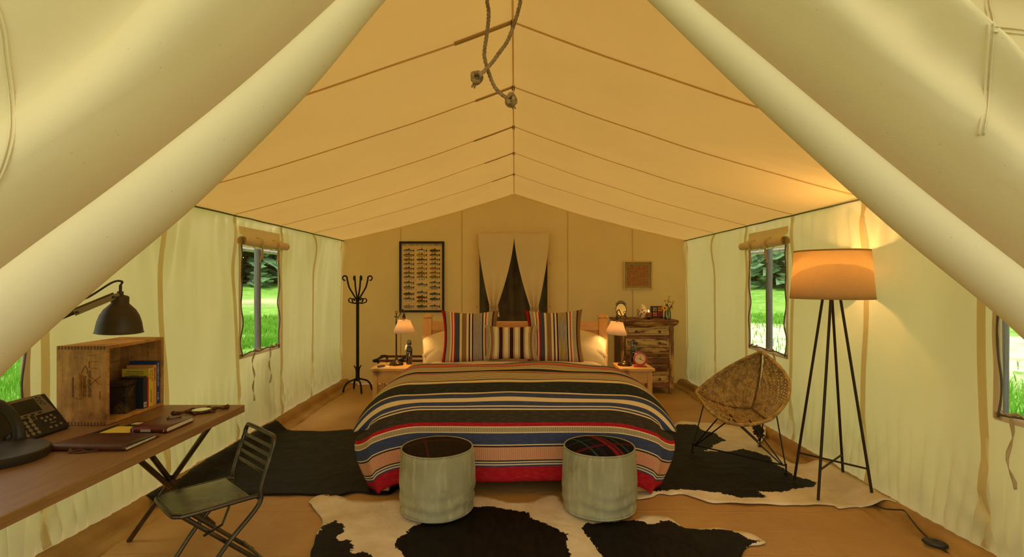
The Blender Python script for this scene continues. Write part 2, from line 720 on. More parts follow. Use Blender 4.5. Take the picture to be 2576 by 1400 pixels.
# floor cloth, its turned-up edge along the walls
M_floor, nt, N, L = new_mat('floor_tarp')
out = N.new('ShaderNodeOutputMaterial')
b = node(nt, 'ShaderNodeBsdfPrincipled', Roughness=0.50)
b.inputs['Specular IOR Level'].default_value = 0.35
vec = coords(nt)
colr = mixcol(nt, noisef(nt, vec, 1.6, 5, 0.6), srgb(182, 140, 78), srgb(168, 124, 64))
colr = mixcol(nt, mathn(nt, 'MULTIPLY', noisef(nt, vec, 9, 6, 0.7, 0.55, 0.8), 0.5), colr, srgb(154, 114, 60))
L.new(colr, b.inputs['Base Color'])
sepf = N.new('ShaderNodeSeparateXYZ')
L.new(coords(nt), sepf.inputs[0])
nw = node(nt, 'ShaderNodeTexNoise', Scale=1.3, Detail=3.0)
L.new(coords(nt, 'Object', (1, 0.3, 1)), nw.inputs['Vector'])
wob_ = mathn(nt, 'MULTIPLY', mathn(nt, 'SUBTRACT', nw.outputs['Fac'], 0.5), 0.16)
cr = None
for axis, per, ph in ((1, 0.52, 0.19), (0, 0.74, 0.30)):
    q = mathn(nt, 'ADD', sepf.outputs[axis], wob_)
    q = mathn(nt, 'ABSOLUTE', mathn(nt, 'SUBTRACT', mathn(nt, 'FRACT', mathn(nt, 'DIVIDE', mathn(nt, 'ADD', q, ph), per)), 0.5))
    q = mathn(nt, 'SUBTRACT', 1.0, mathn(nt, 'MINIMUM', mathn(nt, 'MULTIPLY', q, 40.0), 1.0))
    cr = q if cr is None else mathn(nt, 'MAXIMUM', cr, mathn(nt, 'MULTIPLY', q, 0.5))
nf = node(nt, 'ShaderNodeTexNoise', Scale=5.0, Detail=4.0, Distortion=1.0)
L.new(coords(nt, 'Object', (0.6, 2.0, 1)), nf.inputs['Vector'])
h_ = mathn(nt, 'ADD', mathn(nt, 'MULTIPLY', cr, 0.55), nf.outputs['Fac'])
L.new(bumpn(nt, h_, 0.35, 0.012), b.inputs['Normal'])
L.new(b.outputs[0], out.inputs[0])


M_sod = mat('sod_cloth', srgb(172, 134, 70), 0.55, c2=srgb(150, 112, 54), scale=4, spec=0.3)


def floor_z(x, y):
    return 0.004 * max(0, nz(x * 1.5, y * 3.0, 21)) - 0.004


floor = MB().grid(lambda x, y: V((x, y, floor_z(x, y))), lin(XL - 0.08, XR + 0.13, 90), lin(0.7, YB + 0.05, 120)).build('floor', M_floor, kind='structure', sm=4)
for side in ('l', 'r'):
    sg = 1 if side == 'l' else -1
    bx = XL if side == 'l' else XR
    prof = [(-0.03, 0.060), (0.010, 0.064), (0.040, 0.074), (0.072, 0.070), (0.094, 0.050), (0.104, 0.026), (0.116, 0.012), (0.145, 0.018), (0.170, 0.012), (0.20, 0.003), (0.21, -0.01)]

    def bb(y, k):
        px, pz = prof[int(k)]
        wv = 1 + 0.30 * nz(y * 1.6, side == 'l', 31) + 0.12 * nz(y * 7, k, 32)
        if k < 2:
            wv = 1.0
        return V((wall_base(side, y, 0.05) + sg * px * wv, y, pz * (1 + 0.20 * nz(y * 2.1, 5, 33)) if k > 0 else pz))
    MB().grid(bb, lin(YF - 0.3, YB - 0.01, 150), list(range(len(prof))), flip=(side == 'l')).build(
        'baseboard_left' if side == 'l' else 'baseboard_right', M_sod, kind='structure', sm=4)

# ------------------------------------------------------------------ windows
M_pane, nt, N, L = new_mat('clear_vinyl')
out = N.new('ShaderNodeOutputMaterial')
tr = node(nt, 'ShaderNodeBsdfTransparent')
tr.inputs[0].default_value = (0.93, 0.94, 0.92, 1)
gl = node(nt, 'ShaderNodeBsdfGlossy', Roughness=0.12)
gl.inputs[0].default_value = (0.9, 0.9, 0.88, 1)
nn = node(nt, 'ShaderNodeTexNoise', Scale=9.0, Detail=2.0, Distortion=2.0)
L.new(coords(nt), nn.inputs['Vector'])
L.new(bumpn(nt, nn.outputs['Fac'], 0.3, 0.01), gl.inputs['Normal'])
mx = node(nt, 'ShaderNodeMixShader')
mx.inputs[0].default_value = 0.06
L.new(tr.outputs[0], mx.inputs[1])
L.new(gl.outputs[0], mx.inputs[2])
L.new(mx.outputs[0], out.inputs[0])
M_zip = canvas('zip_tape', (0.55, 0.42, 0.28), (0.80, 0.62, 0.42), 0.5, specks=0)
M_zipd = mat('zip_teeth', srgb(92, 84, 66), 0.6)
M_roll = canvas('rolled_canvas', (0.86, 0.73, 0.47), (0.7, 0.55, 0.3), 0.2, specks=0.1)
M_tie = canvas('tie_tape', (0.68, 0.54, 0.32), (0.5, 0.4, 0.2), 0.2, specks=0)


def window(side, k, name):
    a, b = WIN[(side, k)]
    sg = 1 if side == 'l' else -1
    X = XL if side == 'l' else XR
    root = thing(name, M=frame((X, (a + b) / 2, WZ0)), kind='structure')
    MB().grid(lambda y, z: V((X - sg * (0.004 + 0.010 * nz(y * 4, z * 3, 41)), y, z)), lin(a - 0.01, b + 0.01, 16), lin(WZ0 - 0.01, WZ1, 16), flip=(side == 'r')).build('pane', M_pane, root, sm=4)
    wv = lambda t, s: 0.016 * nz(t * 5.5, s, 42) + 0.010 * math.sin(t * 15 + s)
    z0, z1 = WZ0 - 0.03, WZ1 + 0.02
    for e, dr in ((a, -1), (b, 1)):
        pts = [V((X + sg * 0.008, e + dr * 0.012 + wv(z, e) * 0.3, z)) for z in lin(z0, z1, 24)]
        f = MB().strip(pts, (0, 1, 0), 0.050).build('zip_tape', M_zip, root, sm=4)
        pts = [V((X + sg * (0.013 + 0.006 * math.sin(z * 20)), e - dr * 0.004 + wv(z, e), z)) for z in lin(z0 + 0.01, z1, 40)]
        MB().tube(pts, 0.0055, 6).build('zip_teeth', M_zipd, f)
    MB().strip([V((X + sg * 0.009, y, WZ0 - 0.016)) for y in lin(a - 0.03, b + 0.03, 16)], (0, 0, 1), 0.040).build('bottom_hem', M_zip, root, sm=4)
    MB().tube([V((X + sg * 0.012, y, WZ0 + 0.006 * math.sin(y * 22))) for y in lin(a - 0.01, b + 0.01, 24)], 0.006, 6).build('bottom_zip', M_zipd, root)
    # storm cover rolled up above the opening
    zr = WZ1 + 0.045
    sp = []
    for i in range(60):
        th = i / 59 * 5.2 * PI
        r = 0.010 + 0.034 * i / 59
        sp.append((r * math.cos(th), r * math.sin(th)))
    ext = 0.07 if k == 1 else 0.05
    f = lambda y, i: V((X + sg * (0.055 + sp[int(i)][0] * (1 + 0.06 * math.sin(y * 9))), y, zr - 0.012 * math.sin(PI * (y - a) / (b - a)) * 0.6 + sp[int(i)][1]))
    rc = MB().grid(f, lin(a - ext, b + ext, 14), list(range(60))).build('rolled_cover', M_roll, root, sm=4)
    MB().grid(lambda y, z: V((X + sg * (0.006 + (0.055 if z < zr + 0.05 else 0.02) * smooth(zr + 0.10, zr + 0.02, z)), y, z)), lin(a - 0.03, b + 0.03, 6), lin(zr + 0.02, zr + 0.13, 5), flip=(side == 'r')).build('cover_hem', M_roll, rc, sm=4)
    for fr in ((0.28, 0.72) if k == 1 else (0.30, 0.91)):
        y = lerp(a, b, fr)
        loop = [V((X + sg * (0.055 + 0.050 * math.cos(q)), y, zr + 0.050 * math.sin(q))) for q in lin(-PI, PI, 20)]
        t = MB().ribbon(loop, (0, 1, 0), 0.016, 0.0015)
        t.build('roll_tie', M_tie, rc, sm=4)
        m = MB()
        m.tube(spline([V((X + sg * 0.085, y, zr - 0.035)), V((X + sg * 0.115, y - 0.025, zr - 0.02)), V((X + sg * 0.115, y - 0.03, zr - 0.05)), V((X + sg * 0.095, y, zr - 0.045))], 5), 0.005, 6, flat=0.4)
        m.tube(spline([V((X + sg * 0.085, y, zr - 0.035)), V((X + sg * 0.115, y + 0.025, zr - 0.02)), V((X + sg * 0.115, y + 0.03, zr - 0.05)), V((X + sg * 0.095, y, zr - 0.045))], 5), 0.005, 6, flat=0.4)
        m.build('bow', M_tie, rc)
        for q, ln in ((-0.012, 0.13), (0.014, 0.10)):
            p = spline([V((X + sg * 0.095, y + q * 0.3, zr - 0.045)), V((X + sg * 0.092, y + q, zr - 0.045 - ln * 0.5)), V((X + sg * 0.086, y + q * 1.8, zr - 0.045 - ln))], 5)
            MB().ribbon(p, (0.3 * sg, 1, 0), 0.014).build('tie_end', M_tie, rc, sm=4)
        # loose ties sewn to the sill
        p = [V((X + sg * (0.016 + 0.012 * math.sin(i * 0.9 + fr * 9)), y + 0.012 * math.sin(i * 0.7 + fr * 5), WZ0 - 0.005 - 0.033 * i)) for i in range(14 if fr < 0.5 else 11)]
        wd = [V((0.8 * math.sin(i * 0.8) * sg, math.cos(i * 0.8), 0)) for i in range(len(p))]
        MB().ribbon(p, wd, 0.017).build('sill_tie', M_tie, root, sm=4)
        p = [V((X + sg * 0.022, y - (0.02 if k == 1 else 0.16) + 0.02 * i, WZ0 + 0.012 + 0.008 * math.sin(i * 1.3))) for i in range(11)]
        MB().ribbon(p, (0.6 * sg, 0, 1), 0.016).build('sill_loop', M_tie, root, sm=4)
    return root


window('l', 1, 'window_1')
window('r', 1, 'window_2')
window('l', 2, 'window_3')
window('r', 2, 'window_4')

# grey frame posts and eave rails standing outside the canvas
M_pole = wood('weathered_pole', srgb(132, 130, 122), srgb(98, 98, 92), 2, 1.5, 0.8)
for nm, lab, x, ys in (('frame_post', 'grey weathered wooden post seen through the window left of the coat rack', XL - 0.12, 5.02),
                       ('frame_post', 'grey weathered wooden post seen through the window behind the wicker chair', XR + 0.12, 5.03),
                       ('frame_post', 'grey weathered wooden post outside the window above the telephone', XL - 0.12, 1.74),
                       ('frame_post', 'grey weathered post at the edge of the window right of the floor lamp', XR + 0.185, 2.70)):
    MB().tube([V((x + 0.004 * nz(z * 2, ys), ys + 0.006 * nz(z * 2.4, x), z)) for z in lin(-0.14, 1.80, 14)], [0.030 + 0.002 * nz(i * 0.7, ys) for i in range(15)], 10).build(nm, M_pole)
    o = bpy.data.objects[-1] if False else [q for q in bpy.data.objects if q.name.startswith(nm)][-1]
    tag(o, lab, 'post', 'frame posts outside the windows')
M_rail = mat('galvanised_rail', srgb(190, 190, 186), 0.35, 0.6, c2=srgb(140, 140, 136), scale=20)
for lab, x in (('long grey eave rail outside the left canvas wall', XL - 0.36), ('long grey eave rail outside the right canvas wall', XR + 0.38)):
    o = MB().tube([V((x, y, 1.715)) for y in lin(1.2, 7.3, 12)], 0.020, 10).build('eave_rail', M_rail)
    tag(o, lab, 'rail', 'eave rails outside the canvas')

# ------------------------------------------------------------------ back doorway
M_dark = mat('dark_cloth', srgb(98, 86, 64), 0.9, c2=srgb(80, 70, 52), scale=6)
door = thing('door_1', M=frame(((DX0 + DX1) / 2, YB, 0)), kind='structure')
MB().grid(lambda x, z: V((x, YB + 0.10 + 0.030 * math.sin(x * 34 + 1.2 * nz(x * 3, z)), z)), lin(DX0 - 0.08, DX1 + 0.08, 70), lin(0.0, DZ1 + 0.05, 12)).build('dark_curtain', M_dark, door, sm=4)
for x in (DX0, DX1):
    MB().ribbon([V((x, YB - 0.006, z)) for z in lin(0.0, DZ1, 12)], (1, 0, 0), 0.028, 0.004).build('door_edge', M_back, door, sm=4)
m = MB()
for z in (0.45, 1.05, 1.65):
    for x in (DX0 - 0.024, DX1 + 0.024):
        m.lathe([(0.006, 0), (0.006, 0.004), (0.003, 0.006)], 8, frame((x, YB - 0.006, z), rx=PI / 2))
m.build('snap', M_eave, door)


def tied_flap(x0, x1, xt, zt, lab):
    root = thing('tied_curtain', lab, 'curtain', frame(((x0 + x1) / 2, YB - 0.03, DZ1)), 'tied door curtains')
    wt = 0.055

    def f(u, v):
        # v 0..1 down to the tie, 1..1.16 the flared tail below it
        if v <= 1:
            k = v ** 1.55
            cx = lerp((x0 + x1) / 2, xt, k)
            hw = lerp((x1 - x0) / 2, wt, k) + 0.014 * math.sin(PI * v) * 0
            z = DZ1 + 0.022 - (DZ1 + 0.018 - zt) * v - 0.012 * math.sin(PI * u) * (1 - v)
        else:
            q = (v - 1) / 0.16
            cx = xt + 0.01 * q
            hw = wt + 0.016 * q
            z = zt - 0.14 * q
        g = smooth(0.35, 1.0, v)
        y = YB - 0.03 - 0.028 * g * math.sin(u * PI * 5 + 0.4) - 0.05 * g - 0.015 * math.sin(PI * u) * (1 - g) - 0.012 * nz(u * 3, v * 3, x0)
        return V((cx + (u - 0.5) * 2 * hw, y, z))
    MB().grid(f, stripes_pts(36), lin(0, 1, 30) + lin(1.03, 1.16, 5)).build('cloth', M_backflap, root, sm=4)
    MB().tube([V((xt + math.cos(a) * (wt + 0.004), YB - 0.085 + math.sin(a) * 0.038, zt + 0.004 * math.sin(2 * a))) for a in lin(0, 2 * PI, 24)[:-1]], 0.007, 6, closed=True).build('tie', M_tie, root)
    m = MB()
    for s in (-1, 1):
        m.tube(spline([V((xt, YB - 0.128, zt)), V((xt + s * 0.04, YB - 0.135, zt + 0.016)), V((xt + s * 0.045, YB - 0.135, zt - 0.012)), V((xt, YB - 0.13, zt))], 5), 0.004, 6)
        m.tube(spline([V((xt, YB - 0.128, zt)), V((xt + s * 0.02, YB - 0.133, zt - 0.04)), V((xt + s * 0.015, YB - 0.131, zt - 0.08))], 5), 0.004, 6)
    m.build('bow', M_tie, root)


M_backflap = canvas('door_curtain_canvas', (0.88, 0.72, 0.44), (0.6, 0.45, 0.2), 0.12, specks=0.1, wrinkle=0.1)
tied_flap(-0.500, -0.006, -0.285, 1.06, 'left cream canvas door curtain tied to a point above the bed')
tied_flap(-0.012, 0.468, 0.262, 1.04, 'right cream canvas door curtain tied to a point above the bed')

# ------------------------------------------------------------------ entrance flaps drawn aside


def entrance_flap(side, lab):
    if side == 'l':
        C = [(1286, -395, 24), (1130, -225, 30), (936, -25, 38), (711, 211, 56), (432, 462, 72), (148, 687, 84), (-56, 862, 88), (-260, 1080, 88), (-480, 1340, 50)]
        depth = lambda t: 1.36 - 0.10 * smooth(0.2, 1, t)
        Rk = [(XC, YF, 2.70), (XL, YF, EAVE), (XL, YF, 0.6)]
    else:
        C = [(1304, -395, 22), (1450, -215, 27), (1657, -24, 33), (1945, 236, 45), (2284, 529, 54), (2613, 795, 60), (2850, 1030, 60), (3060, 1300, 40)]
        depth = lambda t: 1.36 - 0.06 * smooth(0.2, 1, t)
        Rk = [(XC, YF, 2.70), (XR, YF, EAVE), (XR, YF, 0.6)]
    n = len(C)
    cp = [at(x, y, depth(i / (n - 1))) for i, (x, y, r) in enumerate(C)]
    cr_ = [r * depth(i / (n - 1)) / 1320 for i, (x, y, r) in enumerate(C)]
    cs = spline(cp, 8)
    rs = [p.x for p in spline([V((r, 0, 0)) for r in cr_], 8)]
    N_ = len(cs)
    L1 = (V(Rk[1]) - V(Rk[0])).length
    L2 = (V(Rk[2]) - V(Rk[1])).length
    root = thing('entrance_flap', lab, 'tent flap', frame(cp[-2]), 'entrance flaps drawn aside')
    sgn = -1 if side == 'l' else 1

    def R(t):
        d = t * (L1 + L2)
        return V(Rk[0]).lerp(V(Rk[1]), d / L1) if d < L1 else V(Rk[1]).lerp(V(Rk[2]), (d - L1) / L2)

    def sheet(i, q):
        i = int(i)
        t = i / (N_ - 1)
        r = R(t)
        c = cs[i] + (r - cs[i]).normalized() * rs[i] * 0.75 * smooth(0, 0.1, t) + V((0, rs[i] * 0.8, 0))
        p = c.lerp(r, q)
        d = (p - c).length
        fan = smooth(0.02, 0.35, t)
        if side == 'l':
            e = -0.08 * math.exp(-((d - 0.05) / 0.09) ** 2) * fan + 0.15 * (smooth(0.03, 0.17, d) - 0.85 * smooth(0.18, 0.46, d)) * fan
            e += 0.055 * math.sin(d * 11 + 2 * t) * smooth(0.30, 0.5, d) * fan
        else:
            e = -0.08 * math.exp(-((d - 0.04) / 0.07) ** 2) * fan + 0.15 * (smooth(0.03, 0.17, d) - 0.40 * smooth(0.18, 0.33, d)) * fan
            e += 0.070 * math.exp(-((d - 0.375) / 0.055) ** 2) * fan - 0.15 * smooth(0.385, 0.45, d) * fan
            e += 0.020 * nz(p.x * 7, p.z * 7, 51) * smooth(0.1, 0.2, d)
        e += 0.018 * nz(p.x * 2.5, p.z * 2.5, 52) * smooth(0.05, 0.3, d)
        edge = smooth(1.0, 0.85, q)
        return p + V((0, -e * edge, 0))
    qs = [0, 0.02, 0.04, 0.06, 0.08, 0.10, 0.12, 0.14] + lin(0.17, 1.0, 46)
    sh = MB().grid(sheet, list(range(N_)), qs, flip=(side == 'r'))
    ob = sh.build('canvas_sheet', M_flap, root, sm=4)
    tb = MB().tube(cs, [r * (1 + 0.03 * nz(i * 0.12, 6)) for i, r in enumerate(rs)], 26)
    tb.build('rolled_edge', M_flap, root, sm=4)
    # sewn seam down the cloth
    from mathutils.bvhtree import BVHTree
    bvh = BVHTree.FromPolygons(sh.v, sh.f)

    def onsheet(px, py):
        d = (at(px, py, 1.0) - V((0, 0, 1.4))).normalized()
        h = bvh.ray_cast(V((0, 0, 1.4)), d)
        return h[0] - d * 0.004 if h[0] else None
    lines = [[(-40, -60), (5, 60), (18, 150), (30, 240), (32, 330), (10, 420), (-30, 500)]] if side == 'l' else [[(2488, -90), (2486, 0), (2496, 60), (2490, 150), (2482, 270), (2470, 340)], [(2500, 70), (2545, 74), (2620, 84)]]
    for ln in lines:
        p = [onsheet(q.x, q.y) for q in spline([V((a, b, 0)) for a, b in ln], 8)]
        p = [q for q in p if q]
        if len(p) > 2:
            wd = V((1, 0, 0.15)) if ln[0][1] < 0 else V((0.1, 0, 1))
            for off in (-0.008, 0.004):
                MB().ribbon([q + wd * off for q in p], wd, 0.0045, 0.003).build('sewn_seam', M_flap, root, sm=4)
    return root


entrance_flap('l', 'cream canvas entrance flap with a thick rolled edge sweeping over the desk')
entrance_flap('r', 'cream canvas entrance flap with several deep folds drawn aside above the floor lamp')

# unseen canopy added over the entrance to shade the flaps
M_flapshade = canvas('shade_canopy_canvas', (0.70, 0.60, 0.36), (0.95, 0.88, 0.66), 0.62, specks=0)
MB().grid(lambda x, y: V((x, y, ridge_z(2) + 0.20 - abs(x - XC) * 0.30)), lin(-3.0, 3.0, 12), lin(-0.9, YF + 0.15, 6)).build('shade_canopy', M_flapshade, kind='structure', sm=4)

# ------------------------------------------------------------------ outside
M_addedground = mat('added_brown_ground', srgb(98, 82, 60), 0.95, c2=srgb(80, 66, 48), scale=2, bump=0.3, bscale=14, bdist=0.02)
MB().grid(lambda x, y: V((x, y, -0.045 + 0.015 * nz(x, y, 62))), lin(-4.5, 4.5, 30), lin(-9, 0.9, 30)).build('added_ground', M_addedground, kind='structure', sm=4)  # brown ground added out of view to cut green bounce on the flaps
M_meadow, nt, N, L = new_mat('meadow')
out = N.new('ShaderNodeOutputMaterial')
b = node(nt, 'ShaderNodeBsdfDiffuse')
vec = coords(nt)
colr = mixcol(nt, noisef(nt, vec, 0.5, 6, 0.7), srgb(104, 168, 52), srgb(150, 196, 92))
colr = mixcol(nt, noisef(nt, vec, 3.0, 6, 0.7, 0.5, 0.75), colr, srgb(190, 214, 150))
sep = N.new('ShaderNodeSeparateXYZ')
L.new(vec, sep.inputs[0])
dist = N.new('ShaderNodeVectorMath')
dist.operation = 'LENGTH'
L.new(vec, dist.inputs[0])
dn = node(nt, 'ShaderNodeTexNoise', Scale=0.35, Detail=4.0)
L.new(vec, dn.inputs['Vector'])
rr = mathn(nt, 'ADD', dist.outputs['Value'], mathn(nt, 'MULTIPLY', mathn(nt, 'SUBTRACT', dn.outputs['Fac'], 0.5), 5.0))


def band(lo, hi, soft):
    a = N.new('ShaderNodeMapRange')
    a.inputs['From Min'].default_value = lo - soft
    a.inputs['From Max'].default_value = lo + soft
    L.new(rr, a.inputs['Value'])
    c = N.new('ShaderNodeMapRange')
    c.inputs['From Min'].default_value = hi + soft
    c.inputs['From Max'].default_value = hi - soft
    L.new(rr, c.inputs['Value'])
    return mathn(nt, 'MULTIPLY', a.outputs[0], c.outputs[0])


left_side = mathn(nt, 'LESS_THAN', sep.outputs[0], 0.0)
right_side = mathn(nt, 'GREATER_THAN', sep.outputs[0], 0.0)
dirt = srgb(226, 206, 178)
colr = mixcol(nt, mathn(nt, 'MULTIPLY', mathn(nt, 'MULTIPLY', band(29.4, 31.0, 0.8), left_side), 0.75), colr, dirt)
gaps = noisef(nt, vec, 1.7, 5, 0.7, 0.34, 0.50)
colr = mixcol(nt, mathn(nt, 'MULTIPLY', mathn(nt, 'MULTIPLY', band(10.8, 20.5, 1.2), right_side), gaps), colr, srgb(235, 222, 200))
L.new(colr, b.inputs[0])
L.new(b.outputs[0], out.inputs[0])


def ground_z(x, y):
    d = math.hypot(x, y)
    return -0.14 + 0.10 * nz(x * 0.12, y * 0.12, 61) * smooth(5, 12, d) + 0.10 * max(0, d - 26)


gx = [-75, -60, -50, -42, -36, -30, -25, -20, -16, -12, -9, -6, -4, -2.4, 0, 2.4, 4, 6, 9, 12, 16, 20, 25, 30, 36, 42, 50, 60, 75]
gy = [-30, -20, -12, -6, -2, 0, 2, 4, 6, 8, 10, 13, 16, 20, 24, 28, 33, 38, 44, 50, 60, 75]
MB().grid(lambda x, y: V((x, y, ground_z(x, y))), gx, gy).build('meadow', M_meadow, kind='structure', sm=4)

m_g, nt, N, L = new_mat('grass_blades')
out = N.new('ShaderNodeOutputMaterial')
d_ = node(nt, 'ShaderNodeBsdfDiffuse')
t_ = node(nt, 'ShaderNodeBsdfTranslucent')
gcol = mixcol(nt, noisef(nt, coords(nt), 2.5, 4, 0.6), srgb(88, 160, 40), srgb(150, 200, 84))
L.new(gcol, d_.inputs[0])
L.new(gcol, t_.inputs[0])
mx = node(nt, 'ShaderNodeMixShader')
mx.inputs[0].default_value = 0.4
L.new(d_.outputs[0], mx.inputs[1])
L.new(t_.outputs[0], mx.inputs[2])
L.new(mx.outputs[0], out.inputs[0])
rg = random.Random(3)


def blades(n, side, amin, amax, dmin, dmax, hmin, hmax, skip=None):
    m = MB()
    for _ in range(n):
        a = rg.uniform(amin, amax)
        d = dmin + (dmax - dmin) * rg.random() ** 1.5
        y = d / math.sqrt(1 + a * a)
        x = side * a * y
        if abs(x) < 2.62 or nz(x * 0.6, y * 0.6, 71) < -0.28:
            continue
        if skip and skip(d, x, y):
            continue
        z = ground_z(x, y)
        h = rg.uniform(hmin, hmax)
        th = rg.uniform(0, 2 * PI)
        wv = (0.004 + 0.0006 * d)
        lx, ly = rg.uniform(-0.5, 0.5) * h, rg.uniform(-0.5, 0.5) * h
        p = V((x, y, z))
        s = V((math.cos(th) * wv, math.sin(th) * wv, 0))
        mid = V((lx * 0.35, ly * 0.35, h * 0.6))
        m.add([p - s, p + s, p + mid + s * 0.7, p + mid - s * 0.7, p + V((lx, ly, h))], [(0, 1, 2, 3), (3, 2, 4)])
    return m


g = blades(26000, -1, 0.36, 0.66, 5.2, 24, 0.10, 0.26)
g.v += []
gl_ = blades(16000, -1, 0.85, 1.6, 3.6, 15, 0.10, 0.24)
g.add(gl_.v, gl_.f)
o = g.build('grass', m_g, sm=0)
tag(o, 'long bright green grass outside the left windows', 'grass', kind='stuff')
g = blades(18000, 1, 0.36, 0.66, 5.2, 26, 0.08, 0.22, lambda d, x, y: 10.5 < d < 21 and rg.random() < 0.93)
gr_ = blades(12000, 1, 0.85, 1.6, 3.6, 14, 0.08, 0.22, lambda d, x, y: d > 10.5 and rg.random() < 0.93)
g.add(gr_.v, gr_.f)
o = g.build('grass', m_g, sm=0)
tag(o, 'long bright green grass with bare patches outside the right windows', 'grass', kind='stuff')



def leafy(name, c, c2):
    m, nt, N, L = new_mat(name)
    out = N.new('ShaderNodeOutputMaterial')
    d = node(nt, 'ShaderNodeBsdfDiffuse')
    t = node(nt, 'ShaderNodeBsdfTranslucent')
    col = mixcol(nt, noisef(nt, coords(nt), 1.2, 4, 0.6), c, c2)
    L.new(col, d.inputs[0])
    L.new(col, t.inputs[0])
    mx = node(nt, 'ShaderNodeMixShader')
    mx.inputs[0].default_value = 0.4
    L.new(d.outputs[0], mx.inputs[1])
    L.new(t.outputs[0], mx.inputs[2])
    L.new(mx.outputs[0], out.inputs[0])
    return m


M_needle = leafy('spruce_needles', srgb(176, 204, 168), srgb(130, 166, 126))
M_bush = leafy('bush_leaves', srgb(150, 190, 96), srgb(110, 150, 70))
M_bark = mat('bark', srgb(96, 80, 64), 0.9, c2=srgb(60, 50, 40), scale=3, bump=0.5, bscale=9, bdist=0.03)


def spruce(x, y, h, r, lab, leaf, low=0.10, seed=1):
    rr_ = random.Random(seed)
    z = ground_z(x, y)
    root = thing('spruce_tree', lab, 'tree', frame((x, y, z)), 'trees beyond the meadow')
    MB().tube([V((x, y, z + h * q)) for q in lin(-0.02, 0.97, 8)], [0.022 * h * (1 - 0.9 * q) for q in lin(0, 1, 8)], 8).build('trunk', M_bark, root)
    m = MB()
    for i in range(64):
        q = low + (0.98 - low) * i / 63
        R_ = r * (1 - q) ** 0.8 + 0.1
        nb = 12
        for k in range(nb):
            a = 2 * PI * (k + rr_.random()) / nb
            ln = R_ * rr_.uniform(0.75, 1.1)
            for j in range(9):
                t = 0.25 + 0.75 * (j + rr_.random()) / 9
                c = V((x + math.cos(a) * ln * t, y + math.sin(a) * ln * t, z + h * q - ln * t * 0.30 + rr_.uniform(-0.1, 0.1)))
                d = V((math.cos(a + rr_.uniform(-0.9, 0.9)), math.sin(a + rr_.uniform(-0.9, 0.9)), rr_.uniform(-0.5, 0.1))) * (0.16 + 0.20 * (1 - q)) * r * 0.42
                s = V((-d.y, d.x, rr_.uniform(-0.2, 0.2))).normalized() * d.length * 0.45
                m.add([c - d * 0.4, c + s - d * 0.1, c + d, c - s - d * 0.1, c + V((0, 0, -0.25 * d.length))], [(0, 1, 4), (1, 2, 4), (2, 3, 4), (3, 0, 4)])
    m.build('foliage', leaf, root, sm=0)


spruce(-19.0, 37.5, 17, 6.6, 'dark blue-green spruce filling the top of the window by the coat rack', M_needle, 0.0, 1)
spruce(18.6, 37.0, 17, 6.6, 'dark green spruce filling the top of the window behind the wicker chair', M_needle, 0.0, 4)
spruce(-34.5, 35.5, 13, 4.2, 'spruce standing apart at the left edge of the meadow', M_needle, 0.03, 3)
spruce(34.0, 35.0, 13, 4.2, 'leafier light green tree at the right edge of the meadow', M_bush, 0.03, 6)

# ================================================================== the bed
M_pine = wood('pine_upright', srgb(240, 188, 104), srgb(222, 164, 82), 2, 1.0, 0.45, knots=3.0)
M_pinex = wood('pine_across', srgb(240, 188, 104), srgb(222, 164, 82), 0, 1.0, 0.45, knots=3.0)
M_piney = wood('pine_lengthwise', srgb(240, 188, 104), srgb(222, 164, 82), 1, 1.0, 0.45, knots=3.0)
bed = thing('bed_frame', 'pale pine bed frame with a planked headboard and square capped posts', 'bed', frame((0, 4.5, 0)))
for x in (-0.922, 0.930):
    p = MB().box(x - 0.046, x + 0.046, 5.51, 5.60, 0, 1.005).build('headboard_post', M_pine, bed, sm=0, bevel=0.004)
    m = MB().box(x - 0.034, x + 0.034, 5.522, 5.588, 1.005, 1.016)
    m.add([V((x + a * 0.050, 5.555 + b * 0.050, z)) for z in (1.016, 1.036) for a, b in ((-1, -1), (1, -1), (1, 1), (-1, 1))] + [V((x + a * 0.012, 5.555 + b * 0.012, 1.052)) for a, b in ((-1, -1), (1, -1), (1, 1), (-1, 1))],
          [(3, 2, 1, 0), (0, 1, 5, 4), (1, 2, 6, 5), (2, 3, 7, 6), (3, 0, 4, 7), (4, 5, 9, 8), (5, 6, 10, 9), (6, 7, 11, 10), (7, 4, 8, 11), (8, 9, 10, 11)])
    m.build('post_cap', M_pine, p, sm=0, bevel=0.002)
MB().box(-0.876, 0.884, 5.525, 5.585, 0.878, 0.972).build('top_rail', M_pinex, bed, sm=0, bevel=0.004)
MB().box(-0.876, 0.884, 5.53, 5.58, 0.30, 0.40).build('lower_rail', M_pinex, bed, sm=0, bevel=0.004)
for i in range(13):
    x0 = lerp(-0.876, 0.884, i / 13)
    MB().box(x0 + 0.0012, x0 + 1.76 / 13 - 0.0012, 5.542, 5.568, 0.39, 0.882).build('plank', M_pine, bed, sm=0, bevel=0.003)
for s, x in ((-1, -0.862), (1, 0.862)):
    MB().box(x - 0.015, x + 0.015, 3.56, 5.52, 0.20, 0.34).build('side_rail', M_piney, bed, sm=0, bevel=0.003)
MB().box(-0.80, 0.80, 3.52, 3.55, 0.19, 0.34).build('foot_rail', M_pinex, bed, sm=0, bevel=0.003)
for x in (-0.877, 0.845):
    MB().box(x - 0.041, x + 0.041, 3.485, 3.567, 0, 0.36).build('foot_leg', M_pine, bed, sm=0, bevel=0.004)
M_slatdark = mat('dark_bed_base', srgb(70, 62, 50), 0.9)
MB().box(-0.845, 0.845, 3.57, 5.50, 0.24, 0.30).build('slat_base', M_slatdark, bed, sm=0)

